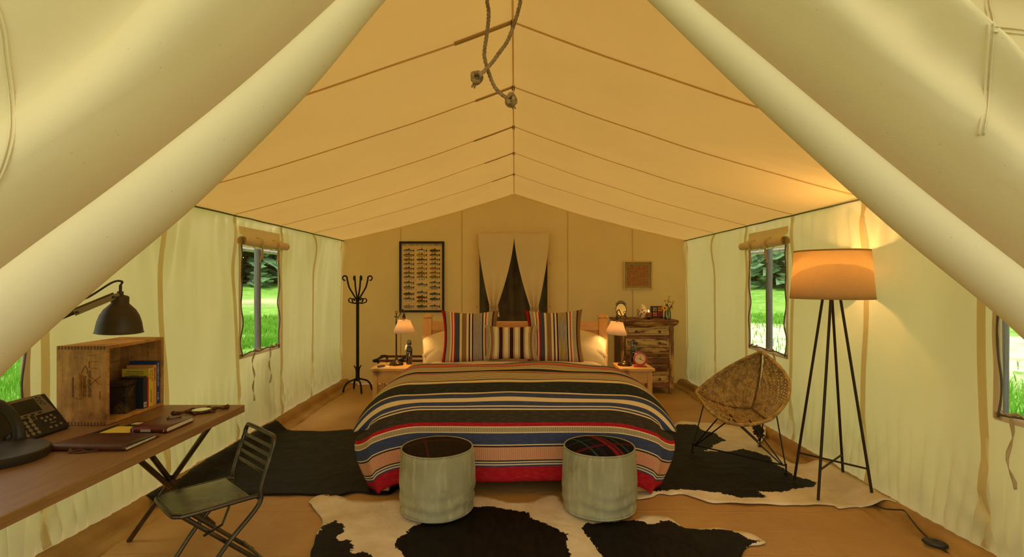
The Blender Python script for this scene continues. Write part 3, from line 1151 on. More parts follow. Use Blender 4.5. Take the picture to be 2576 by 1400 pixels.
M_linen = mat('cream_cotton', srgb(232, 206, 150), 0.9, c2=srgb(224, 196, 140), scale=5, bump=0.25, bscale=260, bdist=0.001, sheen=0.1)
mt = MB().box(-0.84, 0.84, 3.58, 5.49, 0.305, 0.53).build('mattress', M_linen, None, bevel=0.05, seg=3)
tag(mt, 'cream mattress lying under the comforter on the pine bed', 'mattress')

# profile of the made bed down its middle: (distance from the lens, height)
PROF = spline([V((0, a, b)) for a, b in ((5.50, 0.655), (5.25, 0.655), (4.92, 0.652), (4.7, 0.668), (4.45, 0.676), (4.2, 0.672), (3.98, 0.657), (3.80, 0.628), (3.66, 0.580), (3.565, 0.515), (3.515, 0.43), (3.49, 0.33), (3.473, 0.21), (3.462, 0.080))], 24)
PS = [0.0]
for i in range(1, len(PROF)):
    PS.append(PS[-1] + (PROF[i] - PROF[i - 1]).length)


def prof_at(s):
    s = max(0.0, min(PS[-1] - 1e-6, s))
    lo, hi = 0, len(PS) - 1
    while hi - lo > 1:
        mid = (lo + hi) // 2
        if PS[mid] <= s:
            lo = mid
        else:
            hi = mid
    t = (s - PS[lo]) / (PS[hi] - PS[lo])
    p = PROF[lo].lerp(PROF[hi], t)
    d = (PROF[hi] - PROF[lo]).normalized()
    return p, V((0, d.z, -d.y)) * (1 if -d.y > 0 or d.z < 0 else 1)


def comforter(a, s):
    p, n = prof_at(s)
    fl, R_ = 0.70, 0.26
    e = abs(a) - fl
    sg = 1 if a >= 0 else -1
    if e <= 0:
        x, d = abs(a), 0.018 * (a / fl) ** 2
    else:
        ph = min(e / R_, PI / 2)
        x = fl + R_ * math.sin(ph)
        d = 0.018 + R_ * (1 - math.cos(ph)) + max(0, e - R_ * PI / 2)
    foot = smooth(1.62, 2.0, s)
    x -= 0.05 * foot
    q = V((sg * x, p.y + 0.016 + 0.03 * foot, p.z - d - 0.014))
    q.z += 0.008 * nz(q.x * 3.0, q.y * 3.0, 81) + 0.004 * nz(q.x * 9, q.y * 6, 82)
    return q


us = lin(-1.16, 1.16, 70)
o = MB().grid(comforter, us, lin(0.0, 2.02, 70), flip=True).build('comforter', M_linen, None, sm=4, solid=0.012)
tag(o, 'plain cream comforter covering the bed under the striped blanket', 'bedding')

CR, BL, DK, BR2, RD = srgb(226, 200, 146), srgb(58, 68, 96), srgb(36, 42, 36), srgb(58, 50, 36), srgb(172, 18, 32)
GB, PK, GT = srgb(96, 100, 100), srgb(206, 98, 76), srgb(104, 104, 80)
S_B = [(0.085, GB, 1), (0.099, DK, 1), (0.11, CR, 1), (0.20, PK, 1), (0.215, DK, 1), (0.35, GT, 0), (0.37, CR, 1), (0.445, DK, 1), (0.457, CR, 1), (0.477, RD, 1)]
s_ = 0.477
for i in range(11):
    s_ += 0.006 + 0.0004 * i
    S_B.append((s_, srgb(74, 74, 62), 1))
    s_ += 0.008 + 0.0003 * i
    S_B.append((s_, CR, 1))
S_B += [(0.69, srgb(66, 52, 24), 1), (0.738, CR, 1), (0.895, DK, 1), (0.910, CR, 1), (0.954, BL, 1), (0.992, CR, 1), (1.027, BL, 1), (1.037, CR, 1), (1.05, BL, 1), (1.06, CR, 1),
        (1.147, BR2, 1), (1.171, RD, 1), (1.178, CR, 1), (1.207, srgb(52, 60, 48), 0), (1.214, CR, 1), (1.285, BL, 1), (1.292, CR, 1), (1.302, DK, 1), (1.384, srgb(186, 44, 44), 0),
        (1.392, DK, 1), (1.400, CR, 1), (1.408, BL, 1), (1.416, CR, 1), (1.426, BL, 1), (1.520, RD, 1)]
S0 = [PS[i] for i in range(len(PS)) if PROF[i].y < 4.61][0]


def blanket(a, s):
    p, n = prof_at(S0 + s)
    sg = 1 if a >= 0 else -1
    aa = abs(a)
    fl, R_ = 0.74, 0.45
    e = max(0.0, aa - fl)
    xt = min(aa, fl) + R_ * math.sin(e / R_)
    dt = 0.018 * min(1, aa / fl) ** 2 + R_ * (1 - math.cos(e / R_))
    ef = max(0.0, aa - 0.90)
    k = smooth(0.90, 1.10, s)
    hem = smooth(1.1, 1.5, s)
    drop = smooth(0.98, 1.30, s)
    xf = min(aa, 0.90) + ef * (0.46 - 0.14 * hem) + 0.05 * smooth(0.5, 0.95, aa) * math.sin(PI * min(1, max(0, (s - 1.0) / 0.5)) ** 0.9) - 0.03 * hem * min(1, aa)
    xf -= 0.075 * math.exp(-((s - 1.05) / 0.045) ** 2) * smooth(1.0, 1.22, aa)
    yf = 0.30 * ef - 0.03 * math.exp(-((aa - 0.96) / 0.08) ** 2) * drop
    x = lerp(xt, xf, k)
    z = p.z - dt * (1 - k) - k * (0.15 * smooth(0.62, 1.22, aa) * (1 - 0.35 * hem) + 0.03 * hem * smooth(0.80, 1.0, aa))
    y = p.y - 0.014 + k * yf
    q = V((sg * x, y, z + 0.012 * (1 - k)))
    lump = 0.016 * nz(a * 2.6, s * 3.5, 83) + 0.010 * math.sin(a * 5.5 + 1.5 * nz(a, s * 2, 84)) * smooth(0.6, 0.0, s)
    q.z += max(-0.010, lump) * (1 - k)
    q.y -= k * (0.012 + 0.010 * math.sin(a * 7 + 1 + s) * smooth(1.05, 1.4, s) + 0.010 * nz(a * 3, s * 2, 85))
    q.z = max(q.z, 0.016)
    return q


ss, cols, prev = [], [], 0.0
for e, c, al in S_B:
    nsub = max(1, int((e - prev) / 0.022))
    for j in range(nsub):
        ss.append(lerp(prev, e, j / nsub))
        cols.append((c[0], c[1], c[2], 1.0 if al else 0.5))
    prev = e
ss.append(prev)
us = lin(-1.235, 1.235, 120)
mb = MB().grid(blanket, us, ss, flip=True)
M_wool = woven('striped_wool', 150.0, 0.20)
o = mb.build('striped_blanket', M_wool, None, sm=4, solid=0.004, uv=[(u, v) for v in ss for u in us], col=[cols[j] for j in range(len(ss) - 1) for i in range(len(us) - 1)])
tag(o, 'wool blanket with blue, black, cream and red stripes spread over the foot of the bed', 'blanket')


def pillow(name, M, w_, h_, t_, stripes, material, lab, group=None, nv=26, ear=0.12):
    """stripes: list of (width, colour, ticked) from left to right, or None for plain"""
    if stripes:
        tot = sum(x[0] for x in stripes)
        us_, cs_, acc = [-1.0], [], 0.0
        for wd, c, al in stripes:
            n = max(1, int(wd / tot / 0.035))
            for j in range(n):
                us_.append(-1 + 2 * (acc + wd * (j + 1) / n) / tot)
                cs_.append((c[0], c[1], c[2], 1.0 if al else 0.5))
            acc += wd
    else:
        us_ = lin(-1, 1, 30)
        cs_ = [(0.8, 0.7, 0.5, 1)] * 30
    vs_ = lin(-1, 1, nv)
    mb = MB(M)
    uv, col = [], []

    def f(sgn):
        def g(u, v):
            x = u * w_ / 2 * (1 - ear * (1 - v * v) * abs(u) ** 1.5)
            z = v * h_ / 2 * (1 - ear * (1 - u * u) * abs(v) ** 1.5)
            th = t_ / 2 * max(0.0, (1 - u ** 4) * (1 - v ** 4)) ** 0.55
            th *= 1 + 0.12 * nz(u * 2 + M.translation.x, v * 2, 86)
            return V((x, sgn * th + 0.006 * nz(u * 3, v * 3, 87 + M.translation.x), z))
        return g
    for sgn in (-1, 1):
        mb.grid(f(sgn), us_, vs_, flip=(sgn > 0))
        uv += [(v * h_ / 2, u * w_ / 2) for v in vs_ for u in us_]
        col += [cs_[i] for j in range(len(vs_) - 1) for i in range(len(us_) - 1)]
    o = mb.build(name, material, None, sm=4, uv=uv, col=col)
    tag(o, lab, 'pillow', group)
    return o


DB, TN, TE = srgb(58, 26, 22), srgb(142, 106, 58), srgb(44, 54, 60)
BLp, CRp, RDp, TK = srgb(66, 76, 88), srgb(224, 204, 158), srgb(176, 14, 28), srgb(88, 92, 80)
SQ = [(40, RDp, 1), (22, DB, 1), (72, TK, 0), (15, CRp, 1), (12, CRp, 1), (14, RDp, 1), (12, RDp, 0), (20, CRp, 1), (25, RDp, 1), (70, BLp, 1), (35, CRp, 1), (75, TN, 1), (35, CRp, 1), (22, DB, 1), (30, CRp, 1), (25, DB, 1)]
for i in range(6):
    SQ += [(11, CRp, 1), (10, DB, 1)]
SQ += [(10, CRp, 1), (25, TE, 1), (30, CRp, 1), (16, RDp, 1), (12, RDp, 0), (20, CRp, 1), (75, TK, 0), (25, DB, 1), (70, TN, 1)]
LU = []
for i in range(4):
    LU += [(8, CRp, 1), (8, TE, 1)]
MID = [(8, DB, 1), (12, CRp, 1), (66, DB, 1), (12, CRp, 1), (9, DB, 1)]
LU += [(12, CRp, 1), (60, TN, 1), (10, CRp, 1), (8, DB, 1), (68, CRp, 1)] + MID + [(74, CRp, 1)] + MID + [(70, CRp, 1)] + MID + [(70, CRp, 1), (8, DB, 1), (10, CRp, 1), (62, TN, 1), (12, CRp, 1)]
for i in range(4):
    LU += [(8, TE, 1), (8, CRp, 1)]
M_wool2 = woven('striped_pillow_wool', 210.0, 0.12)
for x, lab in ((-0.52, 'plain cream sleeping pillow behind the left striped cushion'), (0.52, 'plain cream sleeping pillow behind the right striped cushion')):
    pillow('sleeping_pillow', frame((x * 1.06, 5.31, 0.760), rz=-0.05 if x > 0 else 0.05, rx=-1.08, ry=0.24 if x > 0 else -0.24), 0.78, 0.50, 0.21, None, M_linen, lab, 'plain cream pillows', ear=0.03)
    M2 = frame((x * 0.94, 5.31, 0.715), rx=-1.30)
    pillow('sleeping_pillow', M2, 0.84, 0.38, 0.15, None, M_linen, lab.replace('sleeping pillow behind', 'lower pillow lying flat behind'), 'plain cream pillows', ear=0.03)
pillow('striped_cushion', frame((-0.432, 5.075, 0.850), rz=0.06, rx=-0.22), 0.56, 0.54, 0.17, SQ, M_wool2, 'square striped wool cushion with a red left edge, on the left side of the bed', 'square striped cushions')
pillow('striped_cushion', frame((0.385, 5.075, 0.855), rz=-0.03, rx=-0.22, ry=-0.02), 0.56, 0.54, 0.17, SQ, M_wool2, 'square striped wool cushion with a red left edge, on the right side of the bed', 'square striped cushions')
pillow('lumbar_cushion', frame((-0.030, 4.955, 0.815), rz=0.0, rx=-0.25), 0.51, 0.335, 0.16, LU, M_wool2, 'small oblong cushion striped in cream, brown and tan between the square ones', None)

# ------------------------------------------------------------------ pine bedside tables


def nightstand(x0, x1, lab):
    y0, y1, h = 5.08, 5.47, 0.55
    r = thing('bedside_table', lab, 'table', frame(((x0 + x1) / 2, (y0 + y1) / 2, 0)), 'pine bedside tables')
    MB().box(x0, x1, y0, y1, h - 0.028, h).build('tabletop', M_pinex, r, sm=0, bevel=0.004)
    a, b, c, d = x0 + 0.022, x1 - 0.022, y0 + 0.02, y1 - 0.015
    for xx, yy in ((a, c), (b - 0.045, c), (a, d - 0.045), (b - 0.045, d - 0.045)):
        MB().box(xx, xx + 0.045, yy, yy + 0.045, 0, h - 0.028).build('leg', M_pine, r, sm=0, bevel=0.003)
    MB().box(a + 0.0452, b - 0.0452, c + 0.006, c + 0.026, h - 0.145, h - 0.030).build('drawer_front', M_pinex, r, sm=0, bevel=0.002)
    for xx in (a + 0.012, b - 0.030):
        MB().box(xx, xx + 0.018, c + 0.0452, d - 0.0452, h - 0.145, h - 0.030).build('side_apron', M_piney, r, sm=0)
    MB().box(a + 0.0452, b - 0.0452, d - 0.03, d - 0.012, h - 0.145, h - 0.030).build('back_apron', M_pinex, r, sm=0)
    MB().box(a + 0.012, b - 0.012, c + 0.012, d - 0.012, 0.16, 0.178).build('lower_shelf', M_pinex, r, sm=0)
    return r


nightstand(-1.405, -1.045, 'pine bedside table left of the bed carrying a remote and a lamp')
nightstand(1.02, 1.360, 'pine bedside table right of the bed carrying a red clock and a lamp')

# ------------------------------------------------------------------ poufs
M_wash, nt, N, L = new_mat('washed_canvas')
out = N.new('ShaderNodeOutputMaterial')
b = node(nt, 'ShaderNodeBsdfPrincipled', Roughness=0.92)
b.inputs['Specular IOR Level'].default_value = 0.2
vec = coords(nt)
col = mixcol(nt, noisef(nt, coords(nt, 'Object', (1, 1, 0.35)), 7, 6, 0.65, 0.35, 0.7), srgb(168, 162, 122), srgb(142, 136, 96))
col = mixcol(nt, noisef(nt, coords(nt, 'Object', (1, 1, 0.15)), 22, 4, 0.6, 0.5, 0.75), col, srgb(186, 178, 136))
col = mixcol(nt, mathn(nt, 'MULTIPLY', noisef(nt, vec, 4.5, 5, 0.7, 0.56, 0.78), 0.8), col, srgb(112, 98, 56))
L.new(col, b.inputs['Base Color'])
hh = noisef(nt, vec, 300, 2, 0.5, 0.2, 0.8)
L.new(bumpn(nt, hh, 0.4, 0.002), b.inputs['Normal'])
L.new(b.outputs[0], out.inputs[0])


def plaid(name, base, bars):
    """dark wool with crossing lines: bars = (axis, centre, half width, colour)"""
    m, nt, N, L = new_mat(name)
    out = N.new('ShaderNodeOutputMaterial')
    b = node(nt, 'ShaderNodeBsdfPrincipled', Roughness=0.95)
    b.inputs['Specular IOR Level'].default_value = 0.1
    sep = N.new('ShaderNodeSeparateXYZ')
    L.new(coords(nt), sep.inputs[0])
    col = mixcol(nt, noisef(nt, coords(nt), 90, 3, 0.6), base, tuple(x * 0.6 for x in base))
    for ax, c, hw, cc in bars:
        d = mathn(nt, 'ABSOLUTE', mathn(nt, 'SUBTRACT', sep.outputs[ax], c))
        col = mixcol(nt, mathn(nt, 'MULTIPLY', mathn(nt, 'LESS_THAN', d, hw), 0.75), col, cc)
    L.new(col, b.inputs['Base Color'])
    L.new(bumpn(nt, noisef(nt, coords(nt), 220, 3, 0.6, 0.2, 0.8), 0.6, 0.003), b.inputs['Normal'])
    L.new(b.outputs[0], out.inputs[0])
    return m


M_plaidL = plaid('brown_plaid', srgb(46, 33, 18), [(0, -0.07, 0.006, srgb(82, 40, 24)), (0, 0.08, 0.006, srgb(34, 22, 14)), (1, 0.03, 0.008, srgb(84, 42, 26)), (1, -0.09, 0.005, srgb(34, 22, 14)), (1, 0.12, 0.006, srgb(34, 22, 14))])
M_plaidR = plaid('black_plaid', srgb(26, 18, 18), [(0, -0.06, 0.016, srgb(34, 24, 40)), (0, 0.015, 0.012, srgb(150, 26, 34)), (0, 0.034, 0.004, srgb(60, 52, 48)), (0, 0.05, 0.006, srgb(150, 30, 36)), (0, -0.105, 0.005, srgb(38, 96, 88)), (0, 0.10, 0.005, srgb(38, 96, 88)), (1, -0.07, 0.012, srgb(96, 22, 28)), (1, 0.05, 0.005, srgb(30, 76, 70))])


def pouf(x, y, r, h, top, lab, seed, rz):
    root = thing('pouf', lab, 'pouf', frame((x, y, 0.012), rz), 'round canvas poufs')
    M = frame((x, y, 0.012), rz)

    def sq(p, a):
        t = p.z / h
        wr = 0.006 * math.sin(2 * PI * (t * 5 + 0.6 * nz(a * 1.2, t * 2, seed))) * smooth(0.65, 0.1, t)
        g = 0.003 * math.sin(a * 34) * smooth(0.80, 1.0, t)
        k = 1 + (wr + g + 0.008 * nz(math.cos(a) * 1.5, math.sin(a) * 1.5, t * 2 + seed)) / r
        return V((p.x * k, p.y * k, p.z + 0.004 * nz(math.cos(a), math.sin(a), seed) * t))
    prof = [(0.04, 0.0), (r * 0.90, 0.0), (r * 0.975, 0.012), (r * 1.0, 0.035)] + [(r * (1 + 0.030 * math.sin(PI * i / 20)), 0.035 + (h - 0.050) * i / 20) for i in range(1, 20)] + [(r * 0.985, h - 0.012), (r * 0.955, h)]
    MB(M).lathe(prof, 72, squash=sq, cap=True).build('canvas_side', M_wash, root, sm=1.2)
    MB(M).lathe([(0.001, h + 0.030)] + [(r * 0.95 * k / 8, h + 0.030 * (1 - (k / 8) ** 2.4)) for k in range(1, 9)] + [(r * 0.95, h - 0.006)], 56, cap=False).build('plaid_top', top, root, sm=4)
    for zz, rr in ((h, r * 0.965), (0.016, r * 0.985)):
        MB(M).tube([V((rr * math.cos(a), rr * math.sin(a), zz + 0.003 * nz(math.cos(a), math.sin(a), seed))) for a in lin(0, 2 * PI, 64)[:-1]], 0.0048, 6, closed=True).build('piping', M_wash, root, sm=4)
    return root


pouf(-0.474, 3.205, 0.222, 0.376, M_plaidL, 'round washed canvas pouf with a brown plaid top at the foot of the bed', 3, 0.25)
pouf(0.518, 3.222, 0.221, 0.376, M_plaidR, 'round stained canvas pouf with a black, red and teal plaid top', 9, 0.35)

# ------------------------------------------------------------------ cowhides
from mathutils.geometry import delaunay_2d_cdt


def inside(p, poly):
    x, y = p
    c = False
    j = len(poly) - 1
    for i in range(len(poly)):
        xi, yi = poly[i]
        xj, yj = poly[j]
        if (yi > y) != (yj > y) and x < (xj - xi) * (y - yi) / (yj - yi) + xi:
            c = not c
        j = i
    return c


def sdist(p, poly):
    x, y = p
    best = 1e9
    n = len(poly)
    for i in range(n):
        ax, ay = poly[i]
        bx, by = poly[(i + 1) % n]
        dx, dy = bx - ax, by - ay
        t = max(0, min(1, ((x - ax) * dx + (y - ay) * dy) / (dx * dx + dy * dy + 1e-12)))
        best = min(best, (ax + dx * t - x) ** 2 + (ay + dy * t - y) ** 2)
    d = math.sqrt(best)
    return d if inside(p, poly) else -d


def floor_poly(px):
    return [(q.x, q.y) for q in (onz(a, b) for a, b in px)]


M_hide, nt, N, L = new_mat('cowhide')
out = N.new('ShaderNodeOutputMaterial')
b = node(nt, 'ShaderNodeBsdfPrincipled', Roughness=0.55)
b.inputs['Specular IOR Level'].default_value = 0.10
at_ = node(nt, 'ShaderNodeAttribute', attribute_name='patch')
vec = coords(nt)
n1 = node(nt, 'ShaderNodeTexNoise', Scale=16.0, Detail=5.0, Roughness=0.7)
L.new(vec, n1.inputs['Vector'])
n2 = node(nt, 'ShaderNodeTexNoise', Scale=90.0, Detail=3.0)
L.new(coords(nt, 'Object', (1, 0.4, 1)), n2.inputs['Vector'])
q = mathn(nt, 'ADD', at_.outputs['Fac'], mathn(nt, 'MULTIPLY', mathn(nt, 'SUBTRACT', n1.outputs['Fac'], 0.5), 0.075))
q = mathn(nt, 'ADD', q, mathn(nt, 'MULTIPLY', mathn(nt, 'SUBTRACT', n2.outputs['Fac'], 0.5), 0.035))
fac = mathn(nt, 'GREATER_THAN', q, 0.0)
wcol = mixcol(nt, noisef(nt, vec, 5, 5, 0.6), srgb(228, 212, 180), srgb(206, 186, 148))
dcol = mixcol(nt, noisef(nt, coords(nt, 'Object', (1, 0.3, 1)), 30, 4, 0.6), srgb(28, 21, 16), srgb(12, 9, 7))
L.new(mixcol(nt, fac, wcol, dcol), b.inputs['Base Color'])
hairs = noisef(nt, coords(nt, 'Object', (160, 40, 40)), 1.0, 3, 0.6, 0.2, 0.8)
wr = node(nt, 'ShaderNodeTexNoise', Scale=4.0, Detail=3.0, Distortion=1.0)
L.new(vec, wr.inputs['Vector'])
hgt = mathn(nt, 'ADD', mathn(nt, 'MULTIPLY', hairs, 0.05), wr.outputs['Fac'])
L.new(bumpn(nt, hgt, 0.6, 0.02), b.inputs['Normal'])
L.new(b.outputs[0], out.inputs[0])


def hide(outline, patches, lab, z0=0.004, all_dark=False):
    pl = [(p.x, p.y) for p in spline([V((a, b_, 0)) for a, b_ in floor_poly(outline + outline[:1])], 7)][:-1]
    pl = [(x + 0.012 * nz(x * 9, y * 9, 91), y + 0.012 * nz(x * 9, y * 9, 92)) for x, y in pl]
    pl = [(min(max(x, XL + 0.055 + 0.02 * nz(y * 8, 3)), XR - 0.035 + 0.02 * nz(y * 8, 4)), y) for x, y in pl]
    pts = [V(p) for p in pl]
    n = len(pts)
    x0, x1 = min(p[0] for p in pl), max(p[0] for p in pl)
    y0, y1 = min(p[1] for p in pl), max(p[1] for p in pl)
    st = 0.032
    i = 0
    yy = y0
    while yy < y1:
        xx = x0 + (st / 2 if i % 2 else 0)
        while xx < x1:
            if inside((xx, yy), pl) and abs(sdist((xx, yy), pl)) > st * 0.5:
                pts.append(V((xx, yy)))
            xx += st
        yy += st * 0.87
        i += 1
    vv, ee, ff, *_ = delaunay_2d_cdt(pts, [(k, (k + 1) % n) for k in range(n)], [], 1, 1e-5)
    pp = [floor_poly(q_) for q_ in patches]
    mb = MB()
    vals = []
    vs = []
    for p in vv:
        x, y = p.x, p.y
        d = abs(sdist((x, y), pl))
        z = z0 + 0.014 * max(0, nz(x * 5, y * 5, 93)) * smooth(0.14, 0.0, d) + 0.005 * max(0, nz(x * 2.5, y * 4, 94))
        for side in ('l', 'r'):
            g = (x - wall_base(side, y, 0.05)) * (1 if side == 'l' else -1)
            if g < 0.21:
                z += 0.058 * smooth(0.20, 0.075, g) + 0.010 * smooth(0.21, 0.17, g)
        vs.append(V((x, y, z)))
        vals.append(0.2 if all_dark else max([sdist((x, y), q_) for q_ in pp] + [-0.2]))
    mb.add(vs, [tuple(f) for f in ff])
    o = mb.build('cowhide_rug', M_hide, None, sm=4, solid=0.004)
    a_ = o.data.attributes.new('patch', 'FLOAT', 'POINT')
    for i, v in enumerate(vals):
        a_.data[i].value = v
    tag(o, lab, 'rug', 'cowhide rugs')
    return o


hide([(362, 1270), (372, 1258), (395, 1254), (432, 1232), (470, 1188), (520, 1160), (600, 1128), (640, 1098), (684, 1076), (720, 1082), (800, 1086), (890, 1080), (1000, 1076), (1100, 1090), (1140, 1140), (1080, 1190), (1010, 1225), (975, 1246), (900, 1240), (850, 1250), (800, 1247), (730, 1246), (650, 1247), (560, 1252), (470, 1258), (420, 1272), (388, 1284)],
     [], 'dark brown cowhide rug lying left of the bed behind the metal chair', all_dark=True)
hide([(1560, 1090), (1640, 1068), (1690, 1070), (1712, 1060), (1765, 1064), (1830, 1070), (1895, 1073), (1922, 1088), (1924, 1108), (1905, 1122), (1940, 1140), (1985, 1163), (2022, 1176), (2062, 1184), (2130, 1212), (2200, 1238), (2262, 1262), (2276, 1280), (2258, 1294), (2236, 1288), (2200, 1284), (2150, 1276), (2110, 1280), (2090, 1272), (1990, 1272), (1880, 1269), (1800, 1266), (1760, 1258), (1720, 1244), (1690, 1246), (1660, 1243), (1636, 1252), (1600, 1256), (1570, 1230), (1500, 1190), (1480, 1140)],
     [[(1500, 1075), (1640, 1072), (1690, 1082), (1705, 1068), (1752, 1069), (1768, 1084), (1800, 1090), (1825, 1110), (1795, 1121), (1786, 1130), (1768, 1136), (1840, 1137), (1872, 1130), (1938, 1150), (1944, 1164), (1972, 1180), (1998, 1198), (2050, 1212), (2048, 1226), (2004, 1230), (1968, 1240), (1900, 1236), (1932, 1252), (1860, 1254), (1838, 1246), (1768, 1236), (1716, 1232), (1640, 1238), (1500, 1230)],
      [(1893, 1086), (1908, 1082), (1922, 1098), (1922, 1114), (1908, 1104), (1896, 1098)]],
     'black and white cowhide rug lying under the wicker chair and the floor lamp')
hide([(775, 1266), (800, 1249), (832, 1247), (860, 1254), (900, 1262), (950, 1262), (1000, 1258), (1060, 1262), (1130, 1256), (1200, 1248), (1250, 1256), (1290, 1264), (1336, 1262), (1372, 1248), (1402, 1249), (1420, 1266), (1500, 1300), (1560, 1312), (1605, 1306), (1622, 1297), (1680, 1304), (1720, 1328), (1760, 1331), (1800, 1328), (1845, 1336), (1890, 1344), (1924, 1362), (1916, 1370), (1884, 1374), (1868, 1392), (1862, 1440), (1900, 1560), (1800, 1640), (1500, 1600), (1200, 1640), (960, 1600), (740, 1640), (700, 1560), (770, 1440), (786, 1380), (800, 1340), (812, 1308)],
     [[(780, 1362), (800, 1340), (818, 1322), (842, 1312), (866, 1322), (866, 1338), (848, 1350), (850, 1362), (880, 1360), (888, 1376), (886, 1394), (928, 1393), (948, 1412), (940, 1470), (700, 1600), (760, 1440)],
      [(992, 1368), (1006, 1352), (1042, 1324), (1096, 1302), (1180, 1276), (1236, 1276), (1328, 1290), (1336, 1302), (1398, 1332), (1430, 1344), (1424, 1364), (1434, 1404), (1420, 1480), (1360, 1560), (1100, 1560), (1010, 1480), (1020, 1404), (998, 1382)],
      [(1460, 1330), (1476, 1318), (1540, 1316), (1590, 1306), (1636, 1322), (1660, 1314), (1684, 1312), (1722, 1330), (1770, 1334), (1800, 1331), (1856, 1340), (1880, 1356), (1918, 1362), (1884, 1374), (1866, 1400), (1840, 1480), (1620, 1560), (1540, 1430), (1510, 1396), (1494, 1368), (1476, 1346)]],
     'black and white cowhide rug lying in front of the two poufs')

# ================================================================== desk and what stands on it
DZ = 0.742
M_walnut = wood('brown_desk_board', srgb(160, 120, 68), srgb(132, 94, 50), 1, 1.3, 0.45, bump=0.1)
M_iron = mat('dark_steel_tube', srgb(82, 74, 58), 0.34, 0.85, c2=srgb(122, 108, 78), scale=9, lo=0.5, hi=0.75)
M_ironp = mat('worn_steel_plate', srgb(112, 110, 86), 0.36, 0.7, c2=srgb(146, 142, 108), scale=4, lo=0.40, hi=0.66, c3=srgb(60, 56, 44), scale3=7)
desk = thing('desk', 'brown wooden desk on crossed dark steel legs along the left canvas wall', 'desk', frame((-1.78, 2.05, 0)))
MB().box(-2.125, -1.435, 1.28, 2.79, DZ - 0.038, DZ).build('desktop', M_walnut, desk, sm=0, bevel=0.003)
zt = DZ - 0.04
hub = V((-1.74, 2.66, 0.385))
for name, pts in (('leg', [(-1.47, 2.53, zt), (-2.08, 2.83, 0.0)]), ('leg', [(-1.745, 2.30, zt), (-1.735, 3.02, 0.0)]), ('brace', [(-1.775, 2.44, zt), (-1.742, 2.655, 0.39)])):
    MB().tube([V(p) for p in pts], 0.013, 10).build(name, M_iron, desk)
MB().tube([hub + V((0, -0.02, 0.02)), hub + V((0, 0.02, -0.02))], 0.020, 10).build('collar', M_iron, desk)
for name, pts in (('leg', [(-1.47, 1.42, zt), (-2.08, 1.14, 0.0)]), ('leg', [(-1.745, 1.66, zt), (-1.735, 0.96, 0.0)]), ('brace', [(-1.775, 1.50, zt), (-1.742, 1.30, 0.39)])):
    MB().tube([V(p) for p in pts], 0.013, 10).build(name, M_iron, desk)

# folding chair
ch_b, ch_w = V((0.68, 0.73, 0)), V((0.73, -0.68, 0))
chM = Matrix(((ch_w.x, ch_b.x, 0, -1.452), (ch_w.y, ch_b.y, 0, 2.440), (0, 0, 1, 0), (0, 0, 0, 1)))
chair = thing('folding_chair', 'dark metal folding chair with a slatted back drawn up to the desk', 'chair', chM)
CW, CD, CH = 0.165, 0.150, 0.40
n = 10
seat_poly = [(-CW + 0.008, CD), (CW - 0.008, CD)] + [(CW - 0.008 - 0.05 * (1 - math.cos(a)) , -CD + 0.05 - 0.05 * math.sin(a)) for a in lin(0, PI / 2, 6)] + [(-CW + 0.008 + 0.05 * (1 - math.cos(a)), -CD + 0.05 - 0.05 * math.sin(a)) for a in lin(PI / 2, 0, 6)]
MB(chM).prism(seat_poly, CH - 0.006, CH + 0.003).build('seat', M_ironp, chair, sm=0, bevel=0.002)
rim = [V((-CW, CD + 0.04, CH - 0.012)), V((-CW, CD, CH - 0.006)), V((-CW, -CD + 0.06, CH - 0.006)), V((-CW + 0.018, -CD + 0.012, CH - 0.006)), V((-CW + 0.06, -CD - 0.004, CH - 0.006)), V((CW - 0.06, -CD - 0.004, CH - 0.006)), V((CW - 0.018, -CD + 0.012, CH - 0.006)), V((CW, -CD + 0.06, CH - 0.006)), V((CW, CD, CH - 0.006)), V((CW, CD + 0.04, CH - 0.012))]
MB(chM).tube(spline(rim, 5), 0.010, 10).build('seat_rim', M_iron, chair)


def post(x, t):
    """side tube of the back: t 0 at the front foot, 1 at the seat, 2 at the top"""
    pts = [V((x, CD + 0.035 - 0.30, 0.0)), V((x, CD + 0.035 - 0.145, 0.20)), V((x, CD + 0.028, CH - 0.06)), V((x, CD + 0.045, CH + 0.02)), V((x, CD + 0.105, 0.60))]
    return pts
top = 0.655
XP = CW + 0.012
side = lambda x: [V((x, CD + 0.035 - 0.30, 0.0)), V((x, CD + 0.035 - 0.155, 0.20)), V((x, CD + 0.030, CH - 0.05)), V((x, CD + 0.046, CH + 0.03)), V((x, CD + 0.085, 0.56)), V((x, CD + 0.100, top - 0.05))]
path = spline(side(-XP), 6)
path += spline([V((-XP, CD + 0.104, top - 0.03)), V((-XP + 0.014, CD + 0.109, top - 0.008)), V((-XP + 0.045, CD + 0.111, top)), V((XP - 0.045, CD + 0.111, top)), V((XP - 0.014, CD + 0.109, top - 0.008)), V((XP, CD + 0.104, top - 0.03))], 5)
path += spline(side(XP), 6)[::-1]
MB(chM).tube(path, 0.0105, 10).build('back_frame', M_iron, chair)
for z in (0.605, 0.567, 0.529, 0.491):
    y = CD + 0.046 + (z - CH - 0.03) / 0.13 * 0.039
    s = MB(chM)
    s.box(-XP, XP, y - 0.003, y + 0.003, z - 0.009, z + 0.009)
    s.build('slat', M_iron, chair, sm=0, bevel=0.002)
for x in (-CW + 0.022, CW - 0.022):
    MB(chM).tube([V((x, -CD + 0.03, CH - 0.012)), V((x, CD + 0.125, 0.0))], 0.0100, 10).build('rear_leg', M_iron, chair)
MB(chM).tube([V((-CW + 0.022, CD + 0.08, 0.055)), V((CW - 0.022, CD + 0.08, 0.055))], 0.008, 8).build('stretcher', M_iron, chair)
